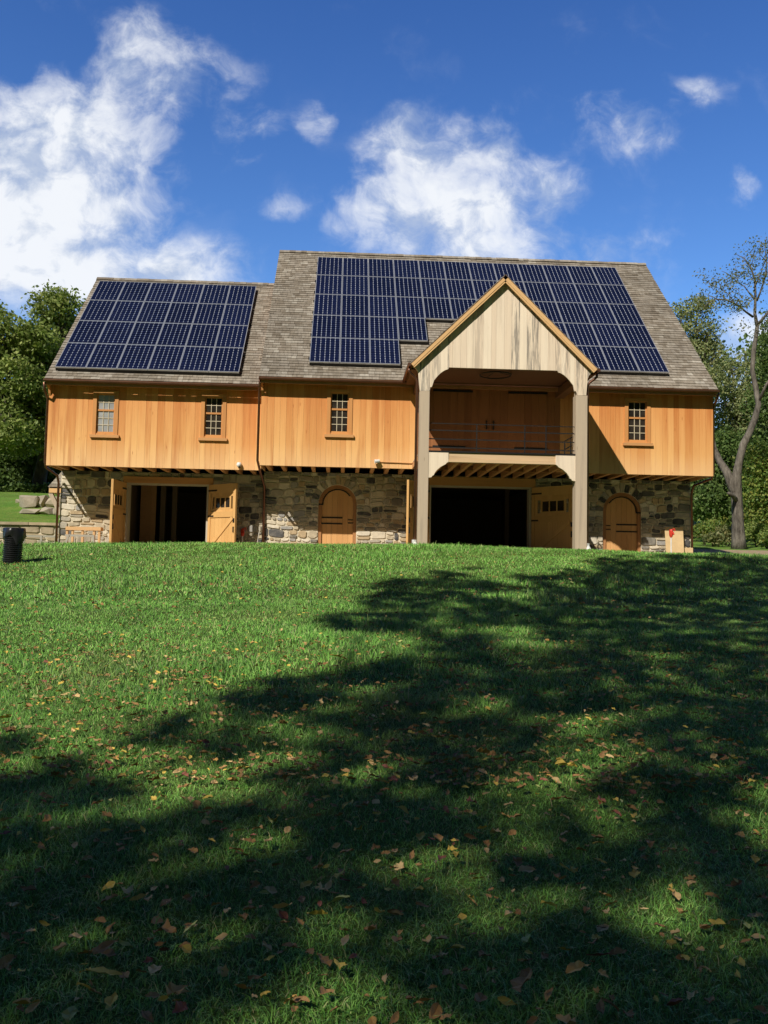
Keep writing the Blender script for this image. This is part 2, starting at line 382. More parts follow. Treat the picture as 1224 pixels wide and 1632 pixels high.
def sheath(m, u0, u1, z0, z1, Y, holes):
    x = u0
    for h in sorted(holes):
        m.box(x,h[0],Y+.034,Y+.07,z0,z1); m.box(h[0],h[1],Y+.034,Y+.07,z0,h[2]); m.box(h[0],h[1],Y+.034,Y+.07,h[3],z1); x = h[1]
    m.box(x,u1,Y+.034,Y+.07,z0,z1)
sheath(m, X1+.04, X2-.04, ZB+.03, ZE, YM, holesM); sheath(m, XL+.04, X1, ZBL+.03, ZEL, YL, holesL)
m.build('sheathing', M['inside'], barn)

# ---- windows
def window(w):
    x0,x1,z0,z1,Y,k = w
    m = mb(); e = .12; y0, y1 = Y-.028, Y+.13
    m.box(x0-e,x0,y0,y1,z0-.06,z1+.1); m.box(x1,x1+e,y0,y1,z0-.06,z1+.1); m.box(x0,x1,y0,y1,z1,z1+.1); m.box(x0,x1,y0+.02,y1,z0-.06,z0)
    o = m.build('window', M['trim'], barn)
    m = mb(); m.box(x0-e-.06,x1+e+.06,Y-.085,Y+.02,z0-.155,z0-.062); m.build('sill', M['trim_x'], o)
    m = mb(); zm = z0+(z1-z0)*.585; b = .042; t = .02; ya, yb = Y+.035, Y+.07
    m.box(x0,x0+b,ya,yb,z0,z1); m.box(x1-b,x1,ya,yb,z0,z1); m.box(x0+b,x1-b,ya,yb,z0,z0+.055); m.box(x0+b,x1-b,ya,yb,z1-b,z1); m.box(x0+b,x1-b,ya-.012,yb,zm-.03,zm+.03)
    m.build('sash', M['trim'], o)
    m = mb(); xa, xb = x0+b, x1-b
    for i in (1,2):
        x = xa+(xb-xa)*i/3; m.box(x-t/2,x+t/2,ya+.004,yb-.004,z0+.055,zm-.03); m.box(x-t/2,x+t/2,ya+.004,yb-.004,zm+.03,z1-b)
    for lo, hi, n in ((z0+.055, zm-.03, 3), (zm+.03, z1-b, 2)):
        for i in range(1, n):
            z = lo+(hi-lo)*i/n; m.box(xa,xb,ya+.006,yb-.006,z-t/2,z+t/2)
    m.build('muntin', M['muntin'], o)
    m = mb(); m.box(x0+.01,x1-.01,Y+.058,Y+.064,z0+.01,z1-.01)
    p = m.build('pane', M['glass_l'] if k == 'light' else M['glass'], o)
    if k == 'light': p['label'] = 'pale grey window panes'
    return o
for w in wrect: window(w)

# ---- roofs
def slope_T(ye, ze, yr, zr, back=False):
    L = math.hypot(yr-ye, zr-ze); sy, sz = (yr-ye)/L, (zr-ze)/L
    def T(x, n, u):
        y = ye+sy*u-sz*n; z = ze+sz*u+sy*n
        if back: y = 2*yr-y
        return (x, y, z)
    return T, L
def shingles(m, T, x0f, x1f, L, expo=.172):
    nrow = int(L/expo)+1
    for r in range(nrow):
        u = r*expo; ul = min(u+expo*1.25, L+.02)
        x0 = x0f(u); x1 = x1f(u)
        if x1-x0 < .05: continue
        x = x0-rnd.uniform(0,.2)
        while x < x1:
            w = rnd.uniform(.12,.34); a = max(x,x0); b = min(x+w-.006,x1); x += w
            if b-a < .02: continue
            n = .030+rnd.uniform(-.004,.006); du = rnd.uniform(-.008,.008); n2 = .006
            vs = [T(a,n,u+du),T(b,n,u+du),T(b,n2,ul),T(a,n2,ul),T(a,-.004,u+du),T(b,-.004,u+du),T(b,-.004,ul),T(a,-.004,ul)]
            m.add(vs, [(0,1,2,3),(4,5,1,0),(5,6,2,1),(7,4,0,3)])
def roof(ye, ze, yr, zr, x0, x1, ft):
    T, L = slope_T(ye,ze,yr,zr); m = mb(); shingles(m, T, lambda u: x0, lambda u: x1, L)
    Tb, _ = slope_T(ye,ze,yr,zr,True); shingles(m, Tb, lambda u: x0, lambda u: x1, L, .34)
    x = x0                                                # ridge caps
    while x < x1:
        w = rnd.uniform(.2,.26); n = .05+rnd.uniform(0,.015)
        for TT in (T,Tb): m.box(x,min(x+w,x1),.03,n,L-.16,L+.02,0,TT)
        x += w
    o = m.build('roof', M['shingle'], barn)
    m = mb()
    for TT in (T,Tb): m.box(x0+.02,x1-.02,-.12,-.006,.03,L-.02,0,TT)
    m.build('roof_deck', M['deck'], o)
    m = mb(); m.box(x0+.05,x1-.05,ye-.01,ye+.03,ze-.2,ze-ft)
    m.build('fascia', M['frame_d'], o)
    m = mb(); pts = [(ye-.075+.055*math.cos(a), ze-.055+.055*math.sin(a)) for a in [math.pi+math.pi*i/6 for i in range(7)]]
    m.prism(pts+[(ye-.02,ze-.03),(ye-.13,ze-.03)], lambda a,d,b: (d,a,b), x0, x1); m.build('gutter', M['copper'], o)
    return T, L, o
TM, LM_, roofM = roof(YE,ZE,YR,ZR,XE1,XE2,.002)
TW, LW_, roofL = roof(YEL,ZEL,YRL,ZRL,XEL,X1-.005,.035)
# eave brackets at the corners
for (x, Y, ye, z) in ((XL+.0,YL,YEL,ZEL),(X1+.0,YM,YE,ZE)):
    m = mb(); pts = [(Y-.002,z-.5),(Y-.002,z-.05),(ye-.02,z-.07),(ye+.04,z-.16),(Y-.10,z-.27),(Y-.05,z-.42)]
    m.prism(pts, lambda a,d,b: (d,a,b), x-.01, x+.06); m.build('eave_bracket', M['trim'], barn)
m = mb(); a = at(429,497,33.0); m.tube([a+Vector((0,0,-1.3)),a],.055,8); m.box(a.x+.02,a.x+.2,a.y-.05,a.y+.03,a.z-.5,a.z-.42); m.build('vent_pipe', M['iron'], barn)

# ---- solar panels (one mesh set, copied)
PW, PH = .995, 1.63
m = MB(); m.box(.008,PW-.008,.012,PH-.012,.022,.032); pback = m.build('solar_panel', M['back'], barn)
m = MB(); c = .1625; cy = .1590; g = .0034; k = .017
ox, oy = (PW-6*c)/2, (PH-10*cy)/2
for i in range(6):
    for j in range(10):
        a, b, lo, hi = ox+i*c+g, ox+(i+1)*c-g, oy+j*cy+g*.9, oy+(j+1)*cy-g*.9
        m.add([(a+k,lo,.036),(b-k,lo,.036),(b,lo+k,.036),(b,hi-k,.036),(b-k,hi,.036),(a+k,hi,.036),(a,hi-k,.036),(a,lo+k,.036)], [tuple(range(8))])
pcell = m.build('cell_grid', M['cell'], pback)
m = MB(); e = .019
m.box(0,PW,0,e,-.01,.042); m.box(0,PW,PH-e,PH,-.01,.042); m.box(0,e,e,PH-e,-.01,.042); m.box(PW-e,PW,e,PH-e,-.01,.042)
pframe = m.build('frame', M['alu'], pback)
ROW, COLW = 1.645, 1.01
def place_panels(T, x0, u0, spots, ang, first):
    for i, j in spots:
        p = Vector(T(x0+i*COLW+.007, .15, u0+j*ROW))-BARN
        if first: o = first; first = None
        else:
            o = pback.copy(); link(o, barn)
            for ch in (pcell, pframe): q = ch.copy(); link(q, o)
        o.location = p; o.rotation_euler = (ang,0,0)
angM, angL = math.atan2(ZR-ZE,YR-YE), math.atan2(ZRL-ZEL,YRL-YEL)
spM = [(i,j) for j in (4,3,2) for i in range(12)]+[(i,1) for i in (0,1,2,3,8,9,10,11)]+[(i,0) for i in (0,1,2,9,10,11)]
place_panels(TM, -1.198, .99-.25, spM, angM, pback)
place_panels(TW, -9.596, .709-.25, [(i,j) for j in range(4) for i in range(6)], angL, None)
def rails(T, x0, u0, rows):
    m = mb()
    for j, spans in rows:
        for a, b in spans:
            for q in (.35,1.25): m.box(x0+a*COLW-.04,x0+b*COLW+.04,.05,.135,u0+j*ROW+q-.02,u0+j*ROW+q+.02,0,T)
            m.box(x0+a*COLW+.01,x0+b*COLW-.01,.035,.146,u0+j*ROW+.004,u0+j*ROW+.02,0,T)  # black skirt: frame front plus the shadow under the panels, modelled solid
    m.build('panel_rail_shade_skirt', M['iron'], barn)
rails(TM, -1.198, .74, [(4,[(0,12)]),(3,[(0,12)]),(2,[(0,12)]),(1,[(0,4),(8,12)]),(0,[(0,3),(9,12)])])
rails(TW, -9.596, .46, [(j,[(0,6)]) for j in range(4)])

# ---- stone walls
def stone_wall(u0, u1, z0, z1, T, rects=(), arches=(), parent=barn, name='stone_wall', mats=None, hmin=.09, hmax=.33, lmin=.13, lmax=.5):
    m = mb(); z = z0; J = .014
    T0 = T; wv = lambda u, z: z+min(1,max(0,(z1-z)/.3))*(.035*math.sin(1.9*u+2.3*z)+.02*math.sin(4.3*u+1.1))*(0 if any(abs(u-A[0]) < A[2]+.45 for A in arches) else 1)
    T = lambda u, d, z: T0(u, d, wv(u, z))
    def ivs(za, zb_):
        bl = [(r[0],r[1]) for r in rects if za < r[3]-.02 and zb_ > r[2]+.02]
        for (cx, cz, R) in arches:
            if zb_ <= cz+.01: bl.append((cx-R,cx+R))
            else:
                h = max(0, min(za,zb_)-cz)
                h = max(0., (za+zb_)/2-cz)
                if h < R+.27: w = math.sqrt(max(0,(R+.27)**2-h*h)); bl.append((cx-w,cx+w))
        bl.sort(); out = []; x = u0
        for a, b in bl:
            if a > x+.03: out.append((x,a))
            x = max(x,b)
        if x < u1-.03: out.append((x,u1))
        return out
    def stone(a, b, lo, hi):
        w, h = b-a, hi-lo
        if w < .04 or h < .03: return
        q = min(w,h)
        ins = J*rnd.uniform(.7,1.5)
        a += ins; b -= ins; lo += ins*.9; hi -= ins*.9; r = q*rnd.uniform(.1,.28)
        jx = lambda: rnd.uniform(-.2,.2)*q*.8
        pts = [(a+r,lo+abs(jx())*.4),((a+b)/2+jx(),lo),(b-r,lo+abs(jx())*.4),(b,lo+r),(b-abs(jx())*.3,(lo+hi)/2+jx()),(b,hi-r),(b-r,hi-abs(jx())*.5),((a+b)/2+jx(),hi),(a+r,hi-abs(jx())*.5),(a,hi-r),(a+abs(jx())*.3,(lo+hi)/2+jx()),(a,lo+r)]
        n = len(pts); cx, cz = (a+b)/2, (lo+hi)/2; d = rnd.uniform(.02,.05); s = .88
        vs = [T(x,.005,y) for x,y in pts]+[T(x,-d*.7,y) for x,y in pts]+[T(cx+(x-cx)*s,-d-rnd.uniform(0,.012),cz+(y-cz)*s) for x,y in pts]
        fs = [(i,(i+1)%n,(i+1)%n+n,i+n) for i in range(n)]+[(i+n,(i+1)%n+n,(i+1)%n+2*n,i+2*n) for i in range(n)]+[tuple(range(2*n,3*n))]
        m.add(vs, fs)
    while z < z1-.03:
        h = min(rnd.uniform(hmin,hmax), z1-z)
        if z1-z-h < .08: h = z1-z
        for a, b in ivs(z, z+h):
            x = a
            while x < b-.01:
                w = rnd.uniform(lmin,lmax)*(.7+h*1.6)
                if b-x-w < .14: w = b-x
                if h > .19 and rnd.random() < .35:
                    k = rnd.uniform(.35,.65); stone(x,x+w,z,z+h*k); stone(x,x+w,z+h*k,z+h)
                elif w > .5 and rnd.random() < .25:
                    k = rnd.uniform(.4,.6); stone(x,x+w*k,z,z+h); stone(x+w*k,x+w,z,z+h*rnd.uniform(.9,1))
                else: stone(x,x+w,z,z+h)
                x += w
        z += h
    for (cx, cz, R) in arches:                           # voussoirs
        n = 15
        for i in range(n):
            a0, a1 = math.pi*i/n+.012, math.pi*(i+1)/n-.012; r0, r1 = R+.012, R+rnd.uniform(.23,.30)
            if i == n//2: r1 = R+.34
            pts = [(cx+r*math.cos(a), cz+r*math.sin(a)) for r,a in ((r0,a0),(r1,a0+.01),(r1,a1-.01),(r0,a1))]
            m.prism(pts, T0, -.028-rnd.uniform(0,.012), .004)
    T = T0
    o = m.build(name, mats or M['stone'], parent)
    # mortar bed with the openings left out
    m = mb(); us = sorted({u0,u1,*[r[0] for r in rects],*[r[1] for r in rects],*[a[0]-a[2] for a in arches],*[a[0]+a[2] for a in arches]})
    for a, b in zip(us, us[1:]):
        mid = (a+b)/2; lo = z0; arc = None
        for r in rects:
            if r[0] < mid < r[1]: lo = r[3]
        for A in arches:
            if abs(mid-A[0]) < A[2]: arc = A
        if arc:
            n = 16; cx, cz, R = arc
            for i in range(n):
                t0, t1 = math.pi*i/n, math.pi*(i+1)/n
                xa, xb = cx+R*math.cos(t1), cx+R*math.cos(t0)
                m.prism([(xa,cz+R*math.sin(t1)),(xb,cz+R*math.sin(t0)),(xb,z1),(xa,z1)], T, .0, .3)
        else: m.box(a,b,0,.3,lo,z1,0,T)
    m.build('mortar', M['mortar'], o)
    return o
gxa, gxb = atX(683.5,800,YS), atX(846,800,YS); gzt = atZ(760,775,YS)
lxa, lxb = atX(202,800,YSL), atX(333,800,YSL); lzt = atZ(270,771,YSL)
def arch_of(xl, xr, yt):
    a, b = atX(xl,830,YS), atX(xr,830,YS); R = (b-a)/2; return ((a+b)/2, atZ((xl+xr)/2,yt,YS)-R, R)
AR = [arch_of(507,568,773), arch_of(961,1021.5,785)]
ST = ZB+.02
stone_wall(X1, X2, GZ, ST, TF(YS), [(gxa,gxb,GZ,gzt)], AR)
stone_wall(XL, X1-.003, GZ, ZBL+.02, TF(YSL), [(lxa,lxb,GZ,lzt)])
stone_wall(YS+.05, YB, GZ, ST, TRgt(X2))
stone_wall(YSL+.05, YBL, GZ, ZBL+.02, TLft(XL))
# ---- forebay soffit: deck boards and joists
m = mb(); m.box(X1+.03,X2-.03,YM+.08,YS+.4,ZB+.21,ZB+.25); m.box(XL+.03,X1-.01,YL+.08,YSL+.4,ZBL+.21,ZBL+.25)
m.build('soffit', M['deck'], barn)
def joist(x, y0, y1, z0, z1, w=.12):
    m = mb(); m.box(x-w/2,x+w/2,y0,y1,z0,z1); m.build('joist', M['joist'], barn)
x = X1+.22
while x < PXL+.1: joist(x, YM+.075, YS+.05, ZB+.022, ZB+.2); x += .5
x = PXR+.12
while x < X2: joist(x, YM+.075, YS+.05, ZB+.022, ZB+.2); x += .5
x = XL+.2
while x < X1-.1: joist(x, YL+.075, YSL+.05, ZBL+.022, ZBL+.2); x += .5
# ---- ground floor rooms, dark inside
def room(x0,x1,y0,y1,z0,z1):
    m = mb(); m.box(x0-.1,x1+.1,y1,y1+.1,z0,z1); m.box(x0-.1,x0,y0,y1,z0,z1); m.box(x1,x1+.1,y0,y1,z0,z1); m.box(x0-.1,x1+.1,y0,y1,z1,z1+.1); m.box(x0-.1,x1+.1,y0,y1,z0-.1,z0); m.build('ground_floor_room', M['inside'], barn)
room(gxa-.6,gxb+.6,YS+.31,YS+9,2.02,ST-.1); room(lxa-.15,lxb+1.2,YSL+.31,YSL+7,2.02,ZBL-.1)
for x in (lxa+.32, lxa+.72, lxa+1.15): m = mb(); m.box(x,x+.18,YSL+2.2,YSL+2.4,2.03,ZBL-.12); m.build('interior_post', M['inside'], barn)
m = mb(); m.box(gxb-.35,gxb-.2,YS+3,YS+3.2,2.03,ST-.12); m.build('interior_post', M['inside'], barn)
m = mb(); board_wall(m, lxa+.05, lxa+.62, 2.04, lzt+.1, TF(YSL+1.9)); m.build('interior_partition', M['deck'], barn)
# ---- garage heads, jambs
def head(x0, x1, zt, Y, ztop):
    m = mb(); m.box(x0-.12,x1+.14,Y-.10,Y-.045,zt,ztop); o = m.build('header_beam', M['trim_x'], barn)
    m = mb(); m.box(x0,x0+.07,Y-.06,Y+.30,1.95,zt); m.box(x1-.07,x1,Y-.06,Y+.30,1.95,zt); m.box(x0+.07,x1-.07,Y-.05,Y+.30,zt-.05,zt-.003); m.build('door_jamb', M['jamb'], barn)
head(gxa, gxb, gzt, YS, atZ(700,760,YS)); head(lxa, lxb, lzt, YSL, lzt+.22)
# ---- garage door leaves
def door_leaf(hx, hy, w, zt, phi, sgn):
    # local: x runs from the hinge along the leaf (sgn), -y is the face we see
    z0 = 2.06; h = zt-z0
    B = MB()
    def bx(a,b,y0,y1,c,d,mm=B):
        a, b = sorted((a*sgn,b*sgn)); mm.box(a,b,y0,y1,c,d)
    wz0, wz1 = h*.66, h*.80; wa, wb = w*.24, w*.78
    n = 8
    for i in range(n):
        a, b = w*i/n, w*(i+1)/n-.004
        if b > wa and a < wb: bx(a,b,0,.045,0,wz0-.05); bx(a,b,0,.045,wz1+.05,h)
        else: bx(a,b,0,.045,0,h)
    bx(wa-.05,wb+.05,-.004,.049,wz0-.05,wz0); bx(wa-.05,wb+.05,-.004,.049,wz1,wz1+.05); bx(wa-.05,wa,-.004,.049,wz0,wz1); bx(wb,wb+.05,-.004,.049,wz0,wz1)
    d = B.build('garage_door', M['door'], barn)
    d.location = Vector((hx,hy,z0))-BARN; d.rotation_euler = (0,0,-phi if sgn > 0 else phi)
    f = MB()
    bx(0,.12,-.03,-.0045,.002,h-.002,f); bx(w-.12,w-.002,-.03,-.0045,.002,h-.002,f); bx(.125,w-.125,-.03,-.0045,h-.30,h-.002,f); bx(.125,w-.125,-.03,-.0045,.004,.24,f); bx(.125,w-.125,-.03,-.0045,h*.52,h*.52+.2,f)
    f.bar((sgn*.16,-.018,.28),(sgn*(w-.16),-.018,h*.51),.13,.024,0,(0,1,0)); f.build('door_frame', M['door'], d)
    p = MB(); wl = (wb-wa)/3
    for i in range(3): bx(wa+i*wl+.022,wa+(i+1)*wl-.022,.016,.024,wz0,wz1,p)
    p.build('pane', M['glass'], d)
    q = MB()
    for i in range(4):
        c = wa+i*wl; bx(max(wa,c-.022),min(wb,c+.022),.0,.04,wz0,wz1,q)
    q.build('mullion', M['door'], d)
    k = MB()
    for zz in (h*.12,h*.53,h*.9): bx(0,.45 if zz != h*.53 else .3,-.042,-.031,zz,zz+.05,k)
    bx(w-.10,w-.03,-.05,-.031,h*.44,h*.50,k); bx(w-.085,w-.045,-.06,-.031,h*.30,h*.38,k)
    k.build('strap_hinge', M['iron'], d)
    return d
gw = (gxb-gxa)/2; lw = (lxb-lxa)/2
door_leaf(gxb+.02, YS-.12, gw, gzt-.02, math.radians(52), 1)
door_leaf(gxa-.02, YS-.12, gw, gzt+.0, math.radians(62), -1)
door_leaf(lxb+.02, YSL-.12, lw, lzt-.02, math.radians(42), 1)
door_leaf(lxa-.02, YSL-.12, lw, lzt-.02, math.radians(86), -1)
# ---- arched doors
def arched(A, hinge):
    cx, cz, R = A; T = TF(YS); z0 = 2.0
    m = mb(); n = 20; r = R-.115; d0, d1 = .03, .2
    for i in range(n):
        t0, t1 = math.pi*i/n, math.pi*(i+1)/n
        m.prism([(cx+q*math.cos(t), cz+q*math.sin(t)) for q,t in ((R,t0),(R,t1),(r,t1),(r,t0))], T, d0, d1)
    m.prism([(cx-R,z0),(cx-r,z0),(cx-r,cz),(cx-R,cz)], T, d0, d1); m.prism([(cx+r,z0),(cx+R,z0),(cx+R,cz),(cx+r,cz)], T, d0, d1)
    fr = m.build('arched_door', M['frame_d'], barn)
    m = mb(); nb = 6
    for i in range(nb):
        a, b = cx-r+2*r*i/nb+.002, cx-r+2*r*(i+1)/nb-.002
        top = [(b-(b-a)*k/4, cz+math.sqrt(max(0,r*r-(b-(b-a)*k/4-cx)**2))) for k in range(5)]
        m.prism([(a,z0),(b,z0)]+top, T, .09, .13)
    m.build('plank_leaf', M['door_d'], fr)
    m = mb(); s = hinge                                  # -1 hinges on the left
    zs = [atZ(537 if s < 0 else 991, y, YS) for y in ((825,834.5) if s < 0 else (836,847))]
    for z in zs:
        a, b = sorted((cx+s*r, cx-s*r*.32)); m.box(a,b,YS+.072,YS+.088,z-.022,z+.022)
    for z in [atZ(537 if s < 0 else 991, y, YS) for y in ((828,833) if s < 0 else (838,844))]:
        a, b = sorted((cx-s*r, cx-s*r*.68)); m.box(a,b,YS+.072,YS+.088,z-.016,z+.016)
    rr = r-.035; t0, t1 = (0.6, math.pi) if s < 0 else (0, math.pi-.6)
    for i in range(14):
        a0, a1 = t0+(t1-t0)*i/14, t0+(t1-t0)*(i+1)/14
        m.prism([(cx+q*math.cos(t), cz+q*math.sin(t)) for q,t in ((rr+.02,a0),(rr+.02,a1),(rr-.02,a1),(rr-.02,a0))], T, .074, .088)
    a, b = sorted((cx+s*(r+.11), cx+s*(r-.05))); m.box(a,b,YS+.018,YS+.07,cz-.05,cz+.0)
    m.build('strap_hinge', M['iron'], fr)
    m = mb(); m.box(cx-R,cx+R,YS+.21,YS+.3,z0,cz+R); m.build('door_backing', M['inside'], fr)
arched(AR[0], -1); arched(AR[1], 1)

# ---- porch
def pz(u, v): return atZ(u, v, YP)
def px(u, v): return atX(u, v, YP)
pk = at(803,446,YP); eL = at(657,584,YP); eR = at(947,591,YP)
PC = (eL.x+eR.x)/2; HW = (eR.x-eL.x)/2; ZPE = (eL.z+eR.z)/2; ZPK = pk.z
sl = (ZPK-ZPE)/HW
ZO = pz(801,588); ZK = (pz(684,618)+pz(916,622))/2
piL, piR = px(683.5,700), px(917.5,700)                  # inner faces of the posts
hb = (px(716,588), px(886,590)); ow = PXL, PXR
def gable_bottom(x):
    s = abs(x-PC); so = (PXR-PXL)/2; si = (piR-piL)/2; sb = (hb[1]-hb[0])/2
    if s > so:                                            # the flared ear outside the post
        t = (HW-s)/(HW-so); return ZPE-.03-.36*(1-math.sqrt(max(0,1-t*t)))
    if s > si: return ZK-.12
    if s > sb:
        t = (si-s)/(si-sb)
        if t < .1: return ZK
        if t > .93: return ZO-.0
        return ZK+(ZO-.07-ZK)*math.sin(t*math.pi/2)**.9+.02
    return ZO
def gable_boards(m, bottom, top, x0, x1, d0, d1, cuts=()):
    edges = [x0]; 
    while edges[-1] < x1-.1: edges.append(edges[-1]+rnd.choice((.14,.18,.22,.25)))
    edges[-1] = x1; edges = sorted(set(edges)|set(cuts))
    for a, b in zip(edges, edges[1:]):
        if b-a < .01: continue
        k = 4; xs = [a+.002+(b-a-.004)*i/k for i in range(k+1)]; dd = rnd.uniform(-.004,.004)
        m.prism([(x, bottom(x+(1e-4 if i == 0 else -1e-4 if i == k else 0))) for i, x in enumerate(xs)]+[(x, max(top(x),bottom(x)+.005)) for x in (xs[4],PC,xs[0]) if x != PC or xs[0] < PC < xs[4]], TF(YP), d0+dd, d1)
m = mb(); gable_boards(m, gable_bottom, lambda x: ZPK-.04-sl*abs(x-PC), PC-HW+.02, PC+HW-.02, .0, .06, (PXL,PXR,piL,piR,hb[0],hb[1]))
m.build('porch_gable', M['pale'], barn)
m = mb()                                                  # back lining of the gable
zl = max(ZO,ZPE)+.03; m.prism([(PC-HW+.12,zl),(PC+HW-.12,zl),(PC,ZPK-.15)], TF(YP), .065, .09); m.build('gable_lining', M['deck'], barn)
for a, b in ((PXL,piL),(piR,PXR)):
    m = mb(); m.box(a,b,YP+.004,YP+.33,1.9,ZK-.125); m.box(a+.03,b-.03,YP+.07,YP+.32,ZK-.124,ZO); m.build('porch_post', M['post'], barn)
# porch roof
def porch_T(side):
    L = math.hypot(HW+.06, (HW+.06)*sl); cx, sx = 1/math.hypot(1,sl), sl/math.hypot(1,sl)
    def T(y, n, u):
        q = HW+.06-u*cx; x = PC+side*(q+sx*n); return (x, y, ZPK+.1-sl*q+cx*n)
    return T, L
YPF = YP-.16
def yvalley(u, L):                                        # where the porch slope runs into the main roof
    cx = 1/math.hypot(1,sl); q = HW+.06-u*cx; z = ZPK+.1-sl*q; return YE+(z-ZE)*(YR-YE)/(ZR-ZE)+.25
m = mb()
for s in (-1,1):
    T, L = porch_T(s); shingles(m, T, lambda u: YPF, lambda u: yvalley(u,L), L)
po = m.build('porch_roof', M['shingle'], barn)
m = mb()
for s in (-1,1):
    T, L = porch_T(s); m.box(YPF+.02,YM+1.2,-.07,-.006,.02,L-.01,0,T)
m.build('roof_deck', M['deck'], po)
m = mb()
for s in (-1,1):
    T, L = porch_T(s); m.box(YPF+.0,YPF+.05,-.165,-.05,.0,L-.02,0,T); m.box(YPF-.012,YPF+.02,-.115,-.012,.0,L-.005,0,T)
m.build('rake_board', M['rake'], po)
m = mb()
for s in (-1,1):
    T, L = porch_T(s); m.box(YPF-.02,YPF+.10,-.012,-.002,-.01,L,0,T); x = PC+s*(HW+.10); z = ZPK+.1-sl*(HW+.06)
    m.tube([(x,YPF,z-.03),(x,YM-.3,z-.03)],.055,8)
m.build('gutter', M['copper'], po)
m = mb()                                                  # eave soffits, plates and ceiling of the porch
for s in (-1,1):
    xa, xb = sorted((PC+s*(HW+.02), PC+s*((PXR-PXL)/2-.30))); m.box(xa,xb,YP+.10,YM-.03,ZPE-.09,ZPE-.05)
    xa, xb = sorted((PC+s*((PXR-PXL)/2-.03), PC+s*((PXR-PXL)/2-.30))); m.box(xa,xb,YP+.335,YM-.03,ZPE-.32,ZPE-.091)
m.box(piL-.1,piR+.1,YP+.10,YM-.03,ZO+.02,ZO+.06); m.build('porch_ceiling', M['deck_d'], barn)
m = mb(); zt = atZ(790,616,YM); m.box(piL,piR,YM-.09,YM-.02,zt-.12,zt+.06); m.build('ceiling_trim', M['joist'], barn)
m = mb(); c = at(790,590,26.8); c.z = ZO+.0; R_ = .48
m.tube([c+Vector((R_*math.cos(a),R_*math.sin(a),-.06)) for a in [2*math.pi*i/32 for i in range(33)]],.022,6)
for a in (0,2.1,4.2): m.tube([c+Vector((R_*math.cos(a),R_*math.sin(a),-.06)),c+Vector((0,0,.05))],.01,5)
m.build('hanging_ring', M['iron'], barn)
# loft floor, beam, brackets, joists
zb0 = pz(800,738); zf1 = ZF
m = mb(); m.box(piL,piR,YP+.05,YP+.25,zb0+.09,zf1-.05); m.box(piL+.5,piR-.5,YP+.03,YP+.20,zb0,zb0+.085); m.build('loft_beam', M['beam'], barn)
m = mb(); m.box(piL+.002,piR-.002,YP+.01,YP+.05,zf1-.045,zf1); m.build('floor_edge', M['iron'], barn)
m = mb(); m.box(PXL+.05,PXR-.05,YP+.335,YM-.02,zf1-.045,zf1); m.box(piL+.002,piR-.002,YP+.052,YP+.333,zf1-.045,zf1); m.build('loft_floor', M['post'], barn)
m = mb(); m.box(PXL+.06,PXR-.06,YP+.26,YM,zf1-.10,zf1-.05); m.build('loft_underside', M['deck'], barn)
for s in (-1,1):
    xo = piL if s < 0 else piR
    W_ = px(715,725)-piL; H_ = zf1-.05-pz(684,761); top = zf1-.052
    pr = [(0,0),(1,0),(1,.36),(.92,.40),(.85,.46),(.62,.56),(.42,.70),(.30,.84),(.27,.90),(.20,.92),(.16,.98),(0,1)]
    m = mb(); e = [0,.25,.5,.75,1.]
    m.prism([(xo-s*a*W_, top-b*H_) for a,b in pr], TF(YP), .02, .12); m.build('corner_bracket', M['pale'], barn)
n = 11
for i in range(n):
    jx_ = piL+.12+(piR-piL-.24)*i/(n-1)
    joist(jx_, YP+.255, YS-.105, ZB-.03, zf1-.105, .11)
for s in (-1,1):                                          # side beams of the loft
    xa, xb = sorted((PC+s*((PXR-PXL)/2-.04), PC+s*((PXR-PXL)/2-.28))); m = mb(); m.box(xa,xb,YP+.335,YM-.03,ZB+.0,zf1-.105); m.build('side_beam', M['joist'], barn)
# railing
m = mb(); yr = YP+.16; rz = [pz(690,y) for y in (673,684,698,711.5)]
for z, r in zip(rz, (.012,.016,.016,.016)): m.box(piL,piR,yr-r/2,yr+r/2,z-r,z+r)
for u in (761,838,872): x = px(u,700); m.box(x-.016,x+.016,yr-.018,yr+.018,zf1,rz[0])
xs = piR+.1
for z in rz[1:]: m.box(xs-.012,xs+.012,yr+.02,YP+1.7,z-.014,z+.014)
for y in (YP+.95,YP+1.7): m.box(xs-.016,xs+.016,y-.016,y+.016,zf1,rz[1])
m.build('loft_railing', M['iron'], barn)
# loft doors
lx0, lx1, lxm = atX(690,650,YM), atX(872,650,YM), atX(781,680,YM); ldz = atZ(780,618,YM)
for a, b, hs in ((lx0,lxm,-1),(lxm,lx1,1)):
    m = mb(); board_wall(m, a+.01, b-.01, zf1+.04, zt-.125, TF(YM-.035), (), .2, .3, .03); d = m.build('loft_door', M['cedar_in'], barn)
    m = mb(); z = atZ(720,623,YM)
    xa = a if hs < 0 else b; m.bar((xa,YM-.05,z),(xa-hs*1.32,YM-.05,z-.01),.02,.07)
    z2 = atZ(720,712,YM); m.bar((xa,YM-.05,z2),(xa-hs*1.1,YM-.05,z2),.02,.05); m.build('strap_hinge', M['iron'], d)
    m = mb(); hx = atX(775 if hs < 0 else 786,680,YM); hz = atZ(780,678,YM)
    m.bar((hx,YM-.08,hz-.12),(hx,YM-.08,hz+.12),.03); 
    for q in (-.12,.12): m.bar((hx-.02,YM-.045,hz+q),(hx+.02,YM-.045,hz+q),.07,.05)
    m.build('pull_handle', M['iron'], d)
m = mb(); m.box(lxm-.03,lxm+.03,YM-.055,YM-.036,zf1+.04,zt-.125); m.build('astragal', M['cedar_in'], barn)

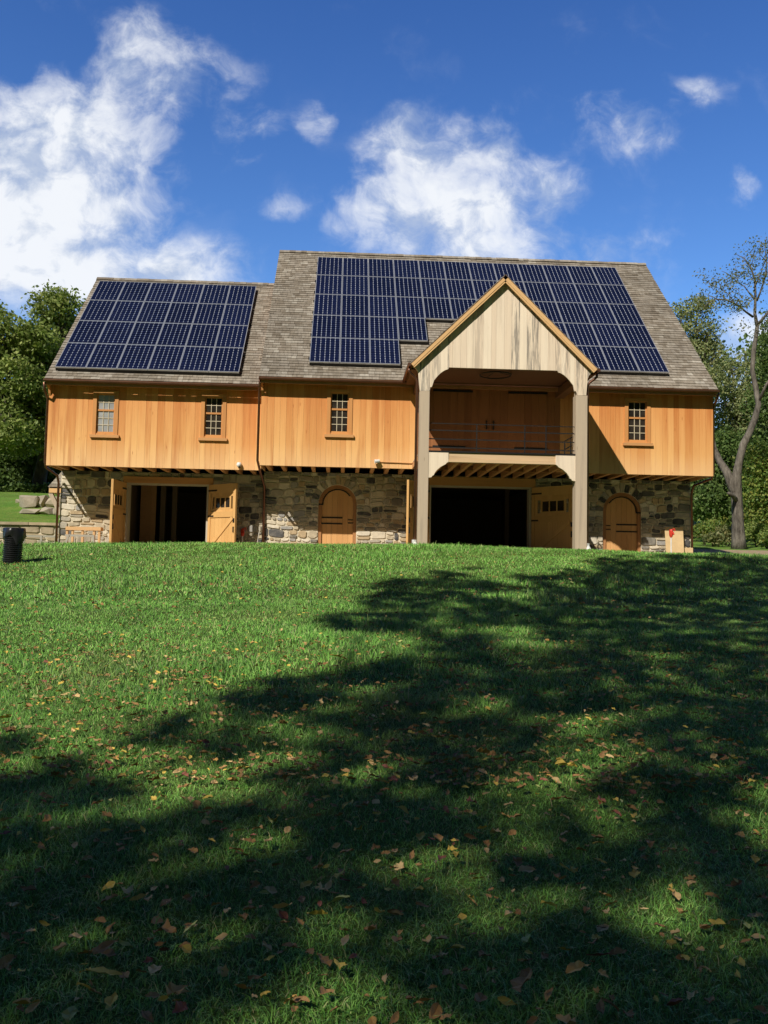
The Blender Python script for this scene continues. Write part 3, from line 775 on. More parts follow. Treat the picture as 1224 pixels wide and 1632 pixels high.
# ---- downspouts
def spout(pts, r=.042, shoe=False):
    m = mb(); m.tube(pts, r, 8); o = m.build('downspout', M['copper'], barn, True)
    if shoe:
        p = Vector(pts[-1]); m = mb(); m.tube([p+Vector((0,0,.16)),p+Vector((0,0,.05)),p+Vector((.02,-.16,-.06))],.075,8); m.build('drain_shoe', M['whiteplastic'], o)
g0 = hgt(0,YP)
spout([(XL-.05,YL-.38,ZEL-.12),(XL-.06,YL-.3,ZEL-.35),(XL-.055,YL+.05,ZEL-.6),(XL-.055,YL+.05,ZBL+.12),(XL-.055,YL+.18,ZBL-.06),(XL-.05,YSL-.3,ZBL-.2),(XL-.05,YSL-.12,ZBL-.45),(XL-.05,YSL-.12,1.9)])
spout([(X1-.03,YM-.38,ZE-.12),(X1-.05,YM-.2,ZE-.3),(X1-.07,YM-.02,ZE-.5),(X1-.07,YM-.02,ZB+.15),(X1-.02,YM+.25,ZB-.1),(X1+.02,YS-.12,ZB-.55),(X1+.02,YS-.12,1.9)])
spout([(X2+.04,YM-.38,ZE-.12),(X2+.04,YM-.2,ZE-.3),(X2+.055,YM+.1,ZE-.5),(X2+.055,YM+.1,ZB+.12),(X2+.04,YM+.22,ZB-.06),(X2+.0,YS-.3,ZB-.16),(X2+.0,YS-.1,ZB-.45),(X2+.02,YS-.1,1.9)])
for s in (-1,1):
    xe = PC+s*(HW+.09); xp = PC+s*((PXR-PXL)/2+.06); z = ZPE-.06
    spout([(xe,YP+.02,z),(xe,YP+.02,z-.10),(xe-s*.06,YP+.06,z-.16),(xp+s*.06,YP+.10,z-.26),(xp,YP+.12,z-.36),(xp,YP+.12,g0+.05)], .04, True)
# ---- lights, camera on the walls
m = mb(); c = at(600,735,YM-.12); m.tube([c+Vector((-.06,-.03,-.02)),c+Vector((.10,0,.01))],[.07,.05],10); m.box(c.x+.02,c.x+.1,YM-.10,YM,c.z-.04,c.z+.05)
fl = m.build('flood_light', M['whiteplastic'], barn)
m = mb(); e = at(661,737,YM-.03); m.tube([(c.x+.1,YM-.03,c.z-.01),(e.x-.1,YM-.03,c.z-.03),(e.x,YM-.03,c.z+.04)],.016,6); m.build('conduit', M['trim_x'], fl)
m = mb(); c = at(381,741,YL-.08); m.lathe([(0,.09),(.06,.08),(.085,.03),(.08,-.02),(.05,-.07),(0,-.09)],c,12); m.box(c.x-.03,c.x+.03,c.y,YL,c.z+.01,c.z+.06); cm_ = m.build('security_camera', M['whiteplastic'], barn, True)
m = mb(); m.lathe([(0,-.1),(.03,-.098),(.045,-.07)],c+Vector((.02,-.03,.0)),10); m.build('lens', M['blackplastic'], cm_)
# ---- small hood roof on the left side of the wing
h0 = at(92,752,31.8); h1 = at(80,778,31.8)
wd = 1.5; zt_, zb_ = h0.z, h1.z; xo = XL-.46; 
m = mb()
nr = 6
for i in range(nr):
    t0, t1 = i/nr, (i+1)/nr+.03; y = YSL+.15
    f = lambda t: (XL-.02+(xo-XL+.02)*(1-t), zb_+(zt_-zb_)*t)
    (xa,za),(xb,zb2) = f(t0), f(min(1,t1))
    while y < YSL+wd+.15:
        w = rnd.uniform(.15,.3); m.add([(xa,y,za),(xa,y+w-.01,za),(xb,y+w-.01,zb2),(xb,y,zb2),(xa,y,za-.04),(xa,y+w-.01,za-.04),(xb,y+w-.01,zb2-.02),(xb,y,zb2-.02)],[(0,1,2,3),(4,5,1,0),(5,6,2,1),(7,4,0,3)]); y += w
    # the little hipped front of the hood
    dz0 = za; xr0 = XL-.02
    m.add([(xa,YSL+.15-.12*(1-t0),za),(xr0,YSL+.15-.12*(1-t0),za),(xr0,YSL+.15-.12*(1-t1),zb2),(xb,YSL+.15-.12*(1-t1),zb2)],[(0,1,2,3)])
ho = m.build('side_hood', M['shingle'], barn)
m = mb(); m.box(xo+.03,XL-.01,YSL+.06,YSL+wd+.1,zb_-.20,zb_-.045); m.build('hood_beam', M['rake'], ho)
for y in (YSL+.16, YSL+wd): m = mb(); m.bar((xo+.06,y,zb_-.21),(XL-.01,y,zb_-.95),.14); m.build('hood_brace', M['post'], ho)

# ================================================================ GROUND
xs = np.concatenate([np.arange(-600,-60,60), np.arange(-60,-24,3), np.arange(-24,30,.45), np.arange(30,66,3), np.arange(66,640,60)])
ys = np.concatenate([np.arange(-500,-60,60), np.arange(-60,-10,4), np.arange(-10,48,.4), np.arange(48,110,3), np.arange(110,900,80)])
V = np.array([(x,y,hgt(x,y)) for y in ys for x in xs]); nx = len(xs)
ii = np.arange((len(ys)-1)*(nx-1)); r_, c_ = ii//(nx-1), ii%(nx-1); b = r_*nx+c_
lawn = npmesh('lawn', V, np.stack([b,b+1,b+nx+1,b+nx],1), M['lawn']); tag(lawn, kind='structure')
for p in lawn.data.polygons: p.use_smooth = True
# dirt track on the right, a sheet over the turf
V = []; Fq = []; us = np.linspace(0,1,40); k = 9
for u in us:
    x = 12.9+u*36; yc = 37.5-3.2*u+.8*math.sin(u*5); w = 8.5+.8*math.sin(u*9)
    for j in range(k):
        y = yc+(j/(k-1)-.5)*w+.15*math.sin(x*2.1+j); V.append((x,y,hgt(x,y)+.03))
for i in range(len(us)-1):
    for j in range(k-1): a = i*k+j; Fq.append((a,a+k,a+k+1,a+1))
tag(npmesh('dirt_path', np.array(V), np.array(Fq), M['dirt']), kind='structure')

# trodden earth in front of the stone walls, behind the brow of the lawn
V = []; Fq = []; gx_ = np.linspace(-9.6,13.0,90); gy_ = np.linspace(27.6,31.1,12)
for x in gx_:
    for j, y in enumerate(gy_):
        y2 = y+(.3*math.sin(x*1.3)+.2*math.sin(x*3.1) if j == 0 else 0); V.append((x,y2,hgt(x,y2)+.02))
for i in range(89):
    for j in range(11): a = i*12+j; Fq.append((a,a+12,a+13,a+1))
tag(npmesh('earth_apron', np.array(V), np.array(Fq), M['earth']), kind='structure')
# grass blades
def blades(n, y0, y1, hmu, wd, lean, side=False):
    ys_ = y0+(y1-y0)*rng.random(n)**1.25 if y0 < 5 else np.sqrt(y0*y0+(y1*y1-y0*y0)*rng.random(n))
    cx = .05*ys_; half = .52*ys_+1.6
    xs_ = cx+(rng.random(n)*2-1)*half
    if side: sg = np.sign(rng.random(n)-.5); xs_ = cx+sg*(half-.1+rng.random(n)**1.4*(5+.25*ys_))
    cl = .55+.9*(np.sin(xs_*2.3+np.sin(ys_*1.7))*np.sin(ys_*2.9+xs_*.8)*.5+.5)*(.6+.4*np.sin(xs_*.7-ys_*.5))
    keep = np.ones(n, bool)
    zs_ = np.array([hgt(x,y) for x,y in zip(xs_,ys_)])
    h = np.clip(rng.normal(hmu,hmu*.3,n),.02,.3)*np.clip(cl,.6,1.4); a = rng.random(n)*2*np.pi; l = h*np.abs(rng.normal(lean,.3,n)); b_ = rng.random(n)*2*np.pi
    w = wd*rng.uniform(.6,1.3,n)/2
    P = np.stack([xs_,ys_,zs_-.01],1); D = np.stack([np.cos(a),np.sin(a),0*a],1); L = np.stack([np.cos(b_),np.sin(b_),0*a],1)
    up = np.array([0,0,1.])
    A = P-D*w[:,None]; B = P+D*w[:,None]; mid = P+L*(l*.35)[:,None]+up*(h*.6)[:,None]; tip = P+L*l[:,None]+up*(h*np.clip(1-.25*(l/h),.3,1))[:,None]
    C_ = mid+D*(w*.75)[:,None]; E_ = mid-D*(w*.75)[:,None]
    return np.stack([A,B,C_,E_,tip],1).reshape(-1,3)
parts = [blades(230000,2.5,7.5,.058,.0042,.95), blades(150000,7,14,.07,.0085,.7), blades(150000,13,27.4,.08,.017,.55), blades(2600,2.6,9,.13,.0042,.6), blades(1500,6,24,.16,.008,.4), blades(70000,2.5,12,.065,.011,.8,True), blades(50000,12,27.4,.08,.02,.55,True)]
V = np.concatenate(parts); nb = len(V)//5; k = np.arange(nb)[:,None]*5
T3 = np.concatenate([k+np.array([[0,1,2]]),k+np.array([[0,2,3]]),k+np.array([[3,2,4]])],1).reshape(-1,3)
tag(npmesh('grass', V, T3, M['grass'], tri=True), kind='stuff')

# ================================================================ TREES
def leaf_mesh(centers, n_per, spread, size, name, mat, parent, org, flat=.55):
    C_ = np.repeat(np.asarray(centers, float), n_per, 0); n = len(C_)
    P = C_+rng.normal(0,1,(n,3))*np.array([spread,spread,spread*flat])
    a = rng.normal(0,1,(n,3)); a /= np.linalg.norm(a,axis=1)[:,None]
    b_ = rng.normal(0,1,(n,3)); b_[:,2] += .3; b_ -= a*(a*b_).sum(1)[:,None]; b_ /= np.linalg.norm(b_,axis=1)[:,None]
    s = size*rng.uniform(.6,1.3,n)[:,None]
    V = np.stack([P-a*s*.5, P+b_*s*.3, P+a*s*.55, P-b_*s*.3],1).reshape(-1,3)-np.array(org)
    return npmesh(name, V, np.arange(n*4).reshape(-1,4), mat, parent)
def ell_points(c, r, n, shell=.55):
    d = rng.normal(0,1,(n,3)); d /= np.linalg.norm(d,axis=1)[:,None]
    q = (shell+(1-shell)*rng.random(n))**(1) ; return np.array(c)+d*q[:,None]*np.array(r)
def limb(m, a, b, r0, r1, sag=.0, n=5, wob=.25, seg=7):
    a, b = Vector(a), Vector(b); L = (b-a).length; pts = []
    for i in range(n+1):
        t = i/n; p = a.lerp(b,t)
        if 0 < i < n: p += Vector((rnd.uniform(-1,1),rnd.uniform(-1,1),rnd.uniform(-.5,1)))*wob*L*.12
        p.z += sag*L*math.sin(math.pi*t); pts.append(p)
    m.tube(pts, [r0+(r1-r0)*i/n for i in range(n+1)], seg, 0, False); return pts
def tree(name, label, cat, base, trunk_top, r0, clumps, leafmat, twigs, per, spread, size, bark, group=None, lean=0):
    base = Vector(base); t = empty(name, base); tag(t, label, cat, group)
    m = MB(base); tt = Vector(trunk_top)
    tp = limb(m, base-Vector((0,0,.3)), tt, r0*1.15, r0*.5, 0, 6, .15, 10)
    cents = []
    tot = sum(r[0]*r[1]*r[2] for c,r in clumps)**.5
    for c, r in clumps:
        j = rnd.randint(3,6); pts = limb(m, tp[j], c, r0*.4, r0*.1, .05, 4, .5, 6)
        k = max(6, int(twigs*(r[0]*r[1]*r[2])/sum(q[0]*q[1]*q[2] for _,q in clumps)))
        pp = ell_points(c, r, k); cents.append(pp)
        for q in pp[::max(1,k//9)]: limb(m, pts[rnd.randint(2,4)], q, r0*.09, r0*.03, .05, 3, .5, 5)
    m.build('trunk', bark, t, True)
    leaf_mesh(np.concatenate(cents), per, spread, size, 'crown', leafmat, t, base)
    return t
def clump_px(L, Y):            # list of (u, v, ru, rv, dY) -> world ellipsoids
    out = []
    for u, v, ru, rv, dy in L:
        c = at(u,v,Y+dy); s = (Y+dy)/F; out.append((c,(ru*s,max(ru,rv)*s*.9,rv*s)))
    return out
def gpt(u, Y):
    x = at(u,800,Y).x; return Vector((x,Y,hgt(x,Y)))
# left of the barn
tree('broadleaf_tree','tall green broadleaf tree rising just left of the barn roof','tree',gpt(60,60),at(85,600,60),.42,
     clump_px([(88,490,36,28,0),(100,530,34,30,2),(55,545,42,28,-2),(30,570,40,32,0),(95,585,40,34,1),(60,630,50,40,-1),(92,680,40,36,0),(30,690,40,36,-2),(120,620,40,40,2)],60),M['leaf_a'],1700,20,.42,.27,M['bark_d'])
tree('broadleaf_tree','green broadleaf tree cut off by the left edge of the photo','tree',gpt(-30,57),at(-10,600,57),.4,
     clump_px([(5,530,34,28,0),(-30,510,45,34,1),(-60,560,60,45,0),(15,600,34,38,-1),(-25,640,55,45,0),(8,680,34,36,-2),(-70,680,60,50,0)],57),M['leaf_a'],1200,20,.42,.27,M['bark_d'])
tree('broadleaf_tree','dark shaded tree behind the left lawn, low beside the barn wall','tree',gpt(72,66),at(72,680,66),.3,
     clump_px([(78,720,34,34,0),(50,735,36,34,1),(96,752,30,30,0),(66,762,36,22,-1),(110,690,40,40,2)],66),M['leaf_b'],800,20,.45,.28,M['bark_d'])
tree('broadleaf_tree','dark shaded tree behind the left lawn at the photo edge','tree',gpt(5,65),at(5,680,65),.3,
     clump_px([(5,725,40,34,0),(30,755,34,26,0),(-25,750,40,34,1),(8,772,36,16,-1)],65),M['leaf_b'],750,20,.45,.28,M['bark_d'])
tree('broadleaf_tree','far dark trees filling the gap behind the left lawn','tree',gpt(40,78),at(40,620,78),.4,
     clump_px([(40,690,70,60,0),(100,720,60,50,0),(-20,700,60,60,0),(50,760,80,25,-3),(60,640,50,40,0)],78),M['leaf_b'],800,15,.7,.5,M['bark_d'])
# right: the leaning forked trunk
YT = 45.0
b0 = gpt(1178,YT); t = empty('leaning_tree', b0); tag(t, 'tall tree with thick forked grey trunk and sparse crown right of the barn', 'tree')
m = MB(b0); s = YT/F
def tp(*q): return [at(u,v,YT+d) for u,v,d in q]
def wpx(*w): return [x*s/2 for x in w]
def sprig(m, a, b, w0, w1): limb(m, at(a[0],a[1],YT+a[2]), at(b[0],b[1],YT+b[2]), w0*s/2, w1*s/2, .03, 4, .5, 6)
m.tube(tp((1178,876,0),(1177,862,0),(1176,835,0),(1175,805,0),(1173,780,0),(1174,758,-.1),(1178,735,-.2),(1185,708,-.3),(1195,688,-.3),(1203,668,0),(1209,645,0),(1205,620,.2),(1199,590,.3),(1201,560,.3),(1205,535,.3),(1207,518,.3)), wpx(27,22,19,17.5,18.5,14.5,12,12.2,10.6,10.8,9,8.6,7.4,7.6,6.6,6), 12)
m.tube(tp((1176,800,.05),(1168,775,0),(1158,752,0),(1147,735,.3),(1138,715,.6),(1133,690,1),(1126,655,1.5)), wpx(16,17,13,11,9,7,5), 9)
m.tube(tp((1207,520,.3),(1203,500,.4),(1204,470,.5),(1203,445,.6),(1196,425,.8),(1187,412,1)), wpx(6.5,5,4,3.5,2.5,1.5), 7)
m.tube(tp((1207,518,.3),(1216,508,0),(1224,498,-.3),(1236,480,-.5)), wpx(6,4.5,4,3), 7)
m.tube(tp((1200,505,.4),(1190,498,.2),(1180,490,0),(1170,483,-.2),(1158,478,-.4),(1143,477,-.5),(1130,482,-.6),(1122,489,-.6)), wpx(4,3.2,3,2.6,2.2,2,1.5,.8), 6)
m.tube(tp((1203,478,.5),(1195,468,.7),(1186,456,1),(1175,450,1.2),(1165,440,1.3)), wpx(3,2.4,2,1.6,1), 6)
m.tube(tp((1170,481,-.2),(1160,468,0),(1148,460,.2),(1136,456,.3)), wpx(2,1.6,1.2,.7), 6)
m.tube(tp((1206,480,.5),(1212,465,.3),(1220,440,0),(1222,420,0),(1219,395,0)), wpx(3.4,3,2.4,2,1), 6)
m.tube(tp((1204,455,.6),(1211,440,.4),(1216,425,.4)), wpx(2.4,1.8,1), 6)
m.tube(tp((1209,640,0),(1222,612,-.3),(1240,585,-.8)), wpx(6,4,3), 6)
m.tube(tp((1175,800,0),(1168,790,-.5),(1161,786,-.9)), wpx(9,7,5), 7)
for (q0,q1) in [((1196,425,.8),(1178,408,1)),((1196,425,.8),(1204,395,.8)),((1187,412,1),(1170,405,1)),((1165,440,1.3),(1150,432,1.3)),((1175,450,1.2),(1172,425,1.2)),((1158,478,-.4),(1148,468,-.3)),((1143,477,-.5),(1128,470,-.4)),((1136,456,.3),(1122,446,.3)),((1148,460,.2),(1144,442,.2)),((1222,420,0),(1208,402,0)),((1216,425,.4),(1224,400,.4)),((1203,445,.6),(1190,440,.6)),((1204,470,.5),(1190,478,.4)),((1180,490,0),(1168,498,0)),((1220,440,0),(1236,420,0)),((1219,395,0),(1222,378,0))]: sprig(m,q0,q1,1.5,.6)
m.build('trunk', M['bark'], t, True)
cents = []
def foll(L, k, dY=0, rr=.55):
    for u, v, ru, rv in L:
        c = at(u,v,YT+dY); cents.append(ell_points(c,(ru*s,ru*s*1.1,rv*s),k,.2))
foll([(1195,415,26,16),(1170,440,22,16),(1215,400,22,16),(1140,455,16,12),(1165,462,20,12),(1185,478,16,10),(1150,480,14,8),(1215,445,18,18),(1232,430,20,26),(1120,478,8,12),(1188,430,20,16),(1175,490,10,8)], 13)
foll([(1205,390,16,8),(1125,440,8,8),(1190,520,12,8),(1225,520,12,12)], 5)
leaf_mesh(np.concatenate(cents), 14, .3, .125, 'crown', M['leaf_e'], t, b0)
tree('feathery_tree','feathery olive green tree rising behind the right end of the roof','tree',gpt(1100,62),at(1105,600,62),.3,
     clump_px([(1112,490,26,18,0),(1085,495,20,15,0),(1100,520,24,18,0),(1118,555,24,24,1),(1130,530,18,22,0),(1098,560,26,20,0),(1140,565,14,20,0),(1120,610,30,34,0)],62),M['leaf_c'],620,14,.36,.2,M['bark_d'])
tree('broadleaf_tree','light green tree with sky showing through, behind the forked trunk','tree',gpt(1175,66),at(1175,680,66),.32,
     clump_px([(1165,590,28,24,0),(1200,575,26,24,1),(1150,640,34,38,0),(1190,640,34,36,0),(1220,610,28,40,0),(1168,700,36,34,0),(1215,680,34,36,0),(1140,690,30,30,0)],66),M['leaf_c'],820,14,.42,.23,M['bark_d'])
tree('broadleaf_tree','green tree at the right edge behind the forked trunk','tree',gpt(1245,56),at(1240,660,56),.35,
     clump_px([(1225,560,24,30,0),(1222,650,26,34,0),(1245,600,40,50,0),(1235,700,36,38,0),(1215,735,26,26,0),(1250,520,30,40,0)],56),M['leaf_b'],720,16,.42,.24,M['bark_d'])
tree('broadleaf_tree','dark green tree behind the right corner of the barn','tree',gpt(1135,58),at(1140,720,58),.3,
     clump_px([(1150,720,30,36,0),(1130,760,34,36,0),(1160,770,30,30,0),(1120,800,30,30,-1),(1150,815,34,26,0),(1200,760,30,30,1),(1195,715,30,30,1)],58),M['leaf_b'],950,17,.4,.24,M['bark_d'])
tree('broadleaf_tree','bushy tree with yellowing top at the right edge of the photo','tree',gpt(1222,52),at(1222,770,52),.22,
     clump_px([(1212,735,26,30,0),(1228,770,30,34,0),(1205,790,24,30,0),(1225,825,30,26,0),(1200,835,24,24,0)],52),M['leaf_d'],600,17,.34,.2,M['bark_d'])
tree('broadleaf_tree','deep green tree screening the wood behind the track','tree',gpt(1190,74),at(1190,700,74),.3,
     clump_px([(1150,790,40,50,0),(1200,800,44,44,0),(1235,780,40,50,0),(1120,760,36,60,0),(1180,845,60,18,-4),(1180,720,50,50,0)],74),M['leaf_b'],800,14,.6,.45,M['bark_d'])
for k, (bx_, by_, hh, mt) in enumerate([(-40,58,15,'leaf_a'),(-52,66,17,'leaf_b'),(32,70,17,'leaf_b'),(42,60,15,'leaf_a'),(24,82,16,'leaf_b'),(50,74,18,'leaf_b')]):
    z_ = hgt(bx_,by_); cl = [(Vector((bx_+rnd.uniform(-3.6,3.6),by_+rnd.uniform(-3,3),z_+hh*rnd.uniform(.15,.9))),(2.8,2.8,2.3)) for q in range(12)]
    tree('wood_tree', 'tree of the wood %s the photo frame, beyond the barn' % ('left of' if bx_ < 0 else 'right of'), 'tree', (bx_,by_,z_), (bx_+.5,by_+.4,z_+hh*.7), .35, cl, M[mt], 620, 13, .6, .45, M['bark_d'], 'trees of the wood beside the barn')
def shrub(u, v, Y, ru, rv, mat, label, k=90, size=.17):
    b = gpt(u,Y); c = at(u,v,Y); s_ = Y/F; o = empty('shrub', b); tag(o, label, 'shrub', 'shrubs along the edge of the wood')
    m = MB(b)
    cl = [(c+Vector((rnd.uniform(-.6,.6)*ru*s_,rnd.uniform(-.3,.3),rnd.uniform(-.3,.3)*rv*s_)), (ru*s_*rnd.uniform(.5,.8),ru*s_*.6,rv*s_*rnd.uniform(.5,.85))) for _ in range(4)]
    for q, r in cl: limb(m, b-Vector((0,0,.1)), q, .04, .015, .05, 4, .5, 5)
    m.build('stem', M['bark_d'], o); leaf_mesh(np.concatenate([ell_points(q,r,k//4,.3) for q,r in cl]), 12, .2, size, 'foliage', mat, o, b)
shrub(1122,848,50,16,18,M['leaf_d'],'bright green shrub between the barn corner and the forked trunk')
shrub(1145,842,52,18,22,M['leaf_d'],'yellow green shrub at the foot of the dark tree, left of forked trunk')
shrub(1135,858,48,16,8,M['leaf_e'],'low reddish green shrub in front of the bright green shrub',70)
shrub(1160,850,49,12,16,M['leaf_e'],'small reddish shrub touching the forked trunk on its left',60)
shrub(1205,848,49,18,18,M['leaf_a'],'mid green shrub right of the forked trunk',90)
shrub(1222,858,46,14,10,M['leaf_d'],'low pale green shrub at the right photo edge',60)
shrub(20,778,58,24,10,M['leaf_b'],'low dark shrub under the left trees at the photo edge',80,.24)
shrub(66,780,58,24,9,M['leaf_b'],'low dark shrub under the left trees near the barn',80,.24)

# ---- the big shade tree behind the camera; its crown is where the shadows on the lawn come from
SUN = Vector((.66,1.,-1.04))
ROWS = [(880,[(980,0),(1224,.25)]),(905,[(700,0),(800,.30),(950,.30),(1224,.92)]),(950,[(585,0),(720,.7),(860,.65),(1224,.95)]),(990,[(505,0),(640,.6),(710,.5),(900,.8),(1224,1)]),
 (1030,[(520,0),(640,.25),(800,.75),(900,.5),(1224,.97)]),(1070,[(430,0),(650,.3),(800,.9),(1224,.95)]),(1110,[(370,0),(500,.85),(600,.65),(850,.95),(1000,.8),(1224,1)]),
 (1150,[(225,.03),(325,.8),(400,.2),(560,.6),(830,.95),(1000,.5),(1224,.85)]),(1190,[(65,.95),(300,.05),(520,.3),(740,.8),(830,.5),(1050,.25),(1224,.75)]),
 (1230,[(50,.4),(190,.75),(480,.05),(730,.92),(800,.6),(1000,.15),(1224,.75)]),(1270,[(205,.95),(440,.2),(760,1),(900,.55),(1000,.6),(1224,.95)]),
 (1310,[(300,1),(420,.8),(740,1),(860,.75),(1224,1)]),(1360,[(1224,1)]),(1430,[(640,1),(800,.5),(1224,.97)]),(1490,[(430,1),(570,.5),(1130,1),(1224,.5)]),(1540,[(1224,1)]),(1550,[(70,.9),(250,.25),(600,1),(1224,1)]),(1580,[(60,.9),(300,.02),(430,.45),(600,1),(690,.4),(930,1),(1060,.45),(1224,1)]),(1610,[(130,.9),(430,.3),(600,1),(690,.4),(930,1),(1060,.45),(1224,1)]),(1640,[(1224,.9)])]
def shade(u, v):
    def row(L):
        for x, q in L:
            if u <= x: return q
        return L[-1][1]
    if v <= ROWS[0][0]: return row(ROWS[0][1]) if v > 868 else (.3 if u > 1150 else 0)
    for (a, A), (b, B) in zip(ROWS, ROWS[1:]):
        if v <= b: t = (v-a)/(b-a); return row(A)*(1-t)+row(B)*t
    return .95
clumps = []; step = .31
for gy in np.arange(-3,25.8,step):
    for gx in np.arange(-16,21,step):
        x, y = gx+rnd.uniform(-.18,.18), gy+rnd.uniform(-.18,.18); z = hgt(x,y)
        if y > 2.4: u, v = proj(x,y,z)
        else: u, v = 600, 1700
        q = shade(min(1220,max(0,u+rnd.gauss(0,6))), v)
        if (x < -.55*y-3.5 or x > .62*y+4): continue
        if q < .25: q *= .5
        nz = .5+.62*mnoise.noise((x*1.15,y*.75,.3))+.25*mnoise.noise((x*3.1,y*2.2,5.))+rnd.uniform(-.08,.08)
        if q < .93 and q < min(.97,max(.06,nz)): continue
        if q >= .93 and nz > (.88 if v > 1300 else .99): continue
        for tr in range(6):
            zz = 12.5+7*rnd.random()+1.2*math.sin(gx*.8)+1.2*math.cos(gy*.7)+(2 if y > 16 else 0); t_ = (zz-z)/1.04; p = Vector((x-.66*t_, y-t_, zz))
            if p.y < .5 or (p.z-EYE)/p.y > .80: clumps.append(p); break
def shade_tree(label, base, fork, r0, cl):
    base = Vector(base); base.z = hgt(base.x,base.y); t = empty('shade_tree', base); tag(t, label, 'tree')
    m = MB(base); f = Vector(fork); lr = .10 if base.x < -5 else .13; tp_ = limb(m, base-Vector((0,0,.4)), f, r0*1.2, r0*.75, 0, 5, .1, 12)
    for q in rnd.sample(cl, min(11,len(cl))):
        pts = limb(m, f-Vector((0,0,rnd.uniform(0,1.5))), q, r0*lr, .015, .06, 6, .35, 7)
        for q2 in sorted(cl, key=lambda c: (c-q).length)[2:9:2]: limb(m, pts[rnd.randint(3,5)], q2, .03, .01, .03, 3, .4, 5)
    m.build('trunk', M['bark_d'], t, True)
    leaf_mesh([tuple(c) for c in cl], 25, .13, .24, 'crown', M['leaf_b'], t, base)
ca = [c for c in clumps if c.x < -5.5 and c.y < 4 or c.y < -6]; cb = [c for c in clumps if not (c.x < -5.5 and c.y < 4 or c.y < -6)]
shade_tree('large tree casting dappled shade over the lower lawn', (-9.5,-9,0), (-9.2,-7.5,8), .5, ca)
shade_tree('large spreading tree casting shade over the right of the lawn', (2.6,-8.5,0), (2.2,-6.5,10.5), .55, cb)

for k, (bx_, by_, hh) in enumerate([(-34,-24,20),(-24,-30,23),(-14,-27,22),(-3,-32,24),(7,-25,20),(17,-22,19),(27,-18,19),(36,-10,18),(-42,-12,18)]):  # out-of-view trees added to hold back sky light from behind
    z_ = hgt(bx_,by_); cl = []
    for q in range(11):
        h_ = hh*rnd.uniform(.2,.95); rr_ = 5.2*(1-.5*abs(h_/hh-.5)*1.4); cl.append((Vector((bx_+rnd.uniform(-1,1)*rr_*.75,by_+rnd.uniform(-1,1)*rr_*.6,z_+h_)),(2.6,2.6,2.2)))
    tree('wood_tree', 'unseen tree of the wood behind the viewer, added to block sky light', 'tree', (bx_,by_,z_), (bx_+.5,by_+.4,z_+hh*.7), .35, cl, M['leaf_b'], 420, 9, .8, .8, M['bark_d'], 'unseen trees added behind the viewer to block sky light')
# ================================================================ SMALL THINGS
def box_thing(name, label, cat, loc, rz=0): o = empty(name, loc, rz); return tag(o, label, cat)
# corrugated pipe bin
pb = at(19,897,20.7); pb.z = hgt(pb.x,20.7)
o = empty('corrugated_pipe', pb); tag(o, 'black corrugated drain pipe stood upright on the lawn with a bag liner', 'pipe')
m = MB(); prof = []; R0 = .205; H0 = .62; nr = 13
for i in range(nr):
    z = H0*i/nr; prof += [(R0-.012,z),(R0+.012,z+H0/nr*.3),(R0+.012,z+H0/nr*.62),(R0-.012,z+H0/nr*.8)]
m.lathe(prof+[(R0,H0),(R0-.03,H0),(R0-.03,.0)],(0,0,-.02),28); pp = m.build('pipe_wall', M['blackplastic'], o)
pp.rotation_euler = (.0,math.radians(1.5),0)
m = MB(); seg = 36; nv = []
for j, (r, z) in enumerate([(R0-.04,.45),(R0-.025,.72),(R0+.01,.83),(R0+.03,.82),(R0+.035,.74),(R0+.04,.66),(R0+.03,.60)]):
    for k in range(seg):
        a = 2*math.pi*k/seg; w = 1+(.06 if j > 2 else .02)*math.sin(5*a+j)+.03*math.sin(11*a)
        dz = (.05*math.sin(3*a+1)+.03*math.sin(7*a))*(j > 4)-(.10 if (j > 4 and math.cos(a+.5) > .8) else 0)
        nv.append((r*w*math.cos(a)+.04*z,r*w*math.sin(a),z+dz-.02))
m.add(nv, [(j*seg+k,j*seg+(k+1)%seg,(j+1)*seg+(k+1)%seg,(j+1)*seg+k) for j in range(6) for k in range(seg)])
m.build('bag_liner', M['blackplastic'], o, True)
# yard hydrants
def hydrant(u, Y, label, h=.95):
    b = gpt(u,Y); b.z = hgt(b.x,Y); o = empty('yard_hydrant', b); tag(o, label, 'hydrant', 'red yard hydrants beside the barn')
    m = MB(); m.tube([(0,0,-.1),(0,0,h-.2)],.022,8); m.build('standpipe', M['whiteplastic'], o)
    m = MB(); m.tube([(0,0,h-.24),(0,0,h-.16),(0,0,h-.02),(0,0,h+.03)],[.04,.065,.07,.045],10); m.tube([(0,0,h-.06),(.03,-.09,h-.08),(.04,-.13,h-.15)],[.035,.032,.03],8); m.build('hydrant_head', M['red'], o)
    m = MB(); m.bar((0,.02,h+.02),(.11,-.02,h+.06),.03,.03); m.bar((.11,-.02,h+.06),(.12,-.02,h-.03),.03,.025); m.build('lever', M['red'], o)
    return o
hydrant(1069.5, YS-1.15, 'red yard hydrant on white pipe in front of the leaning plywood board', 1.06)
hydrant(388, YSL-.5, 'red yard hydrant in shadow left of the brown downspout between the barn halves', .85)
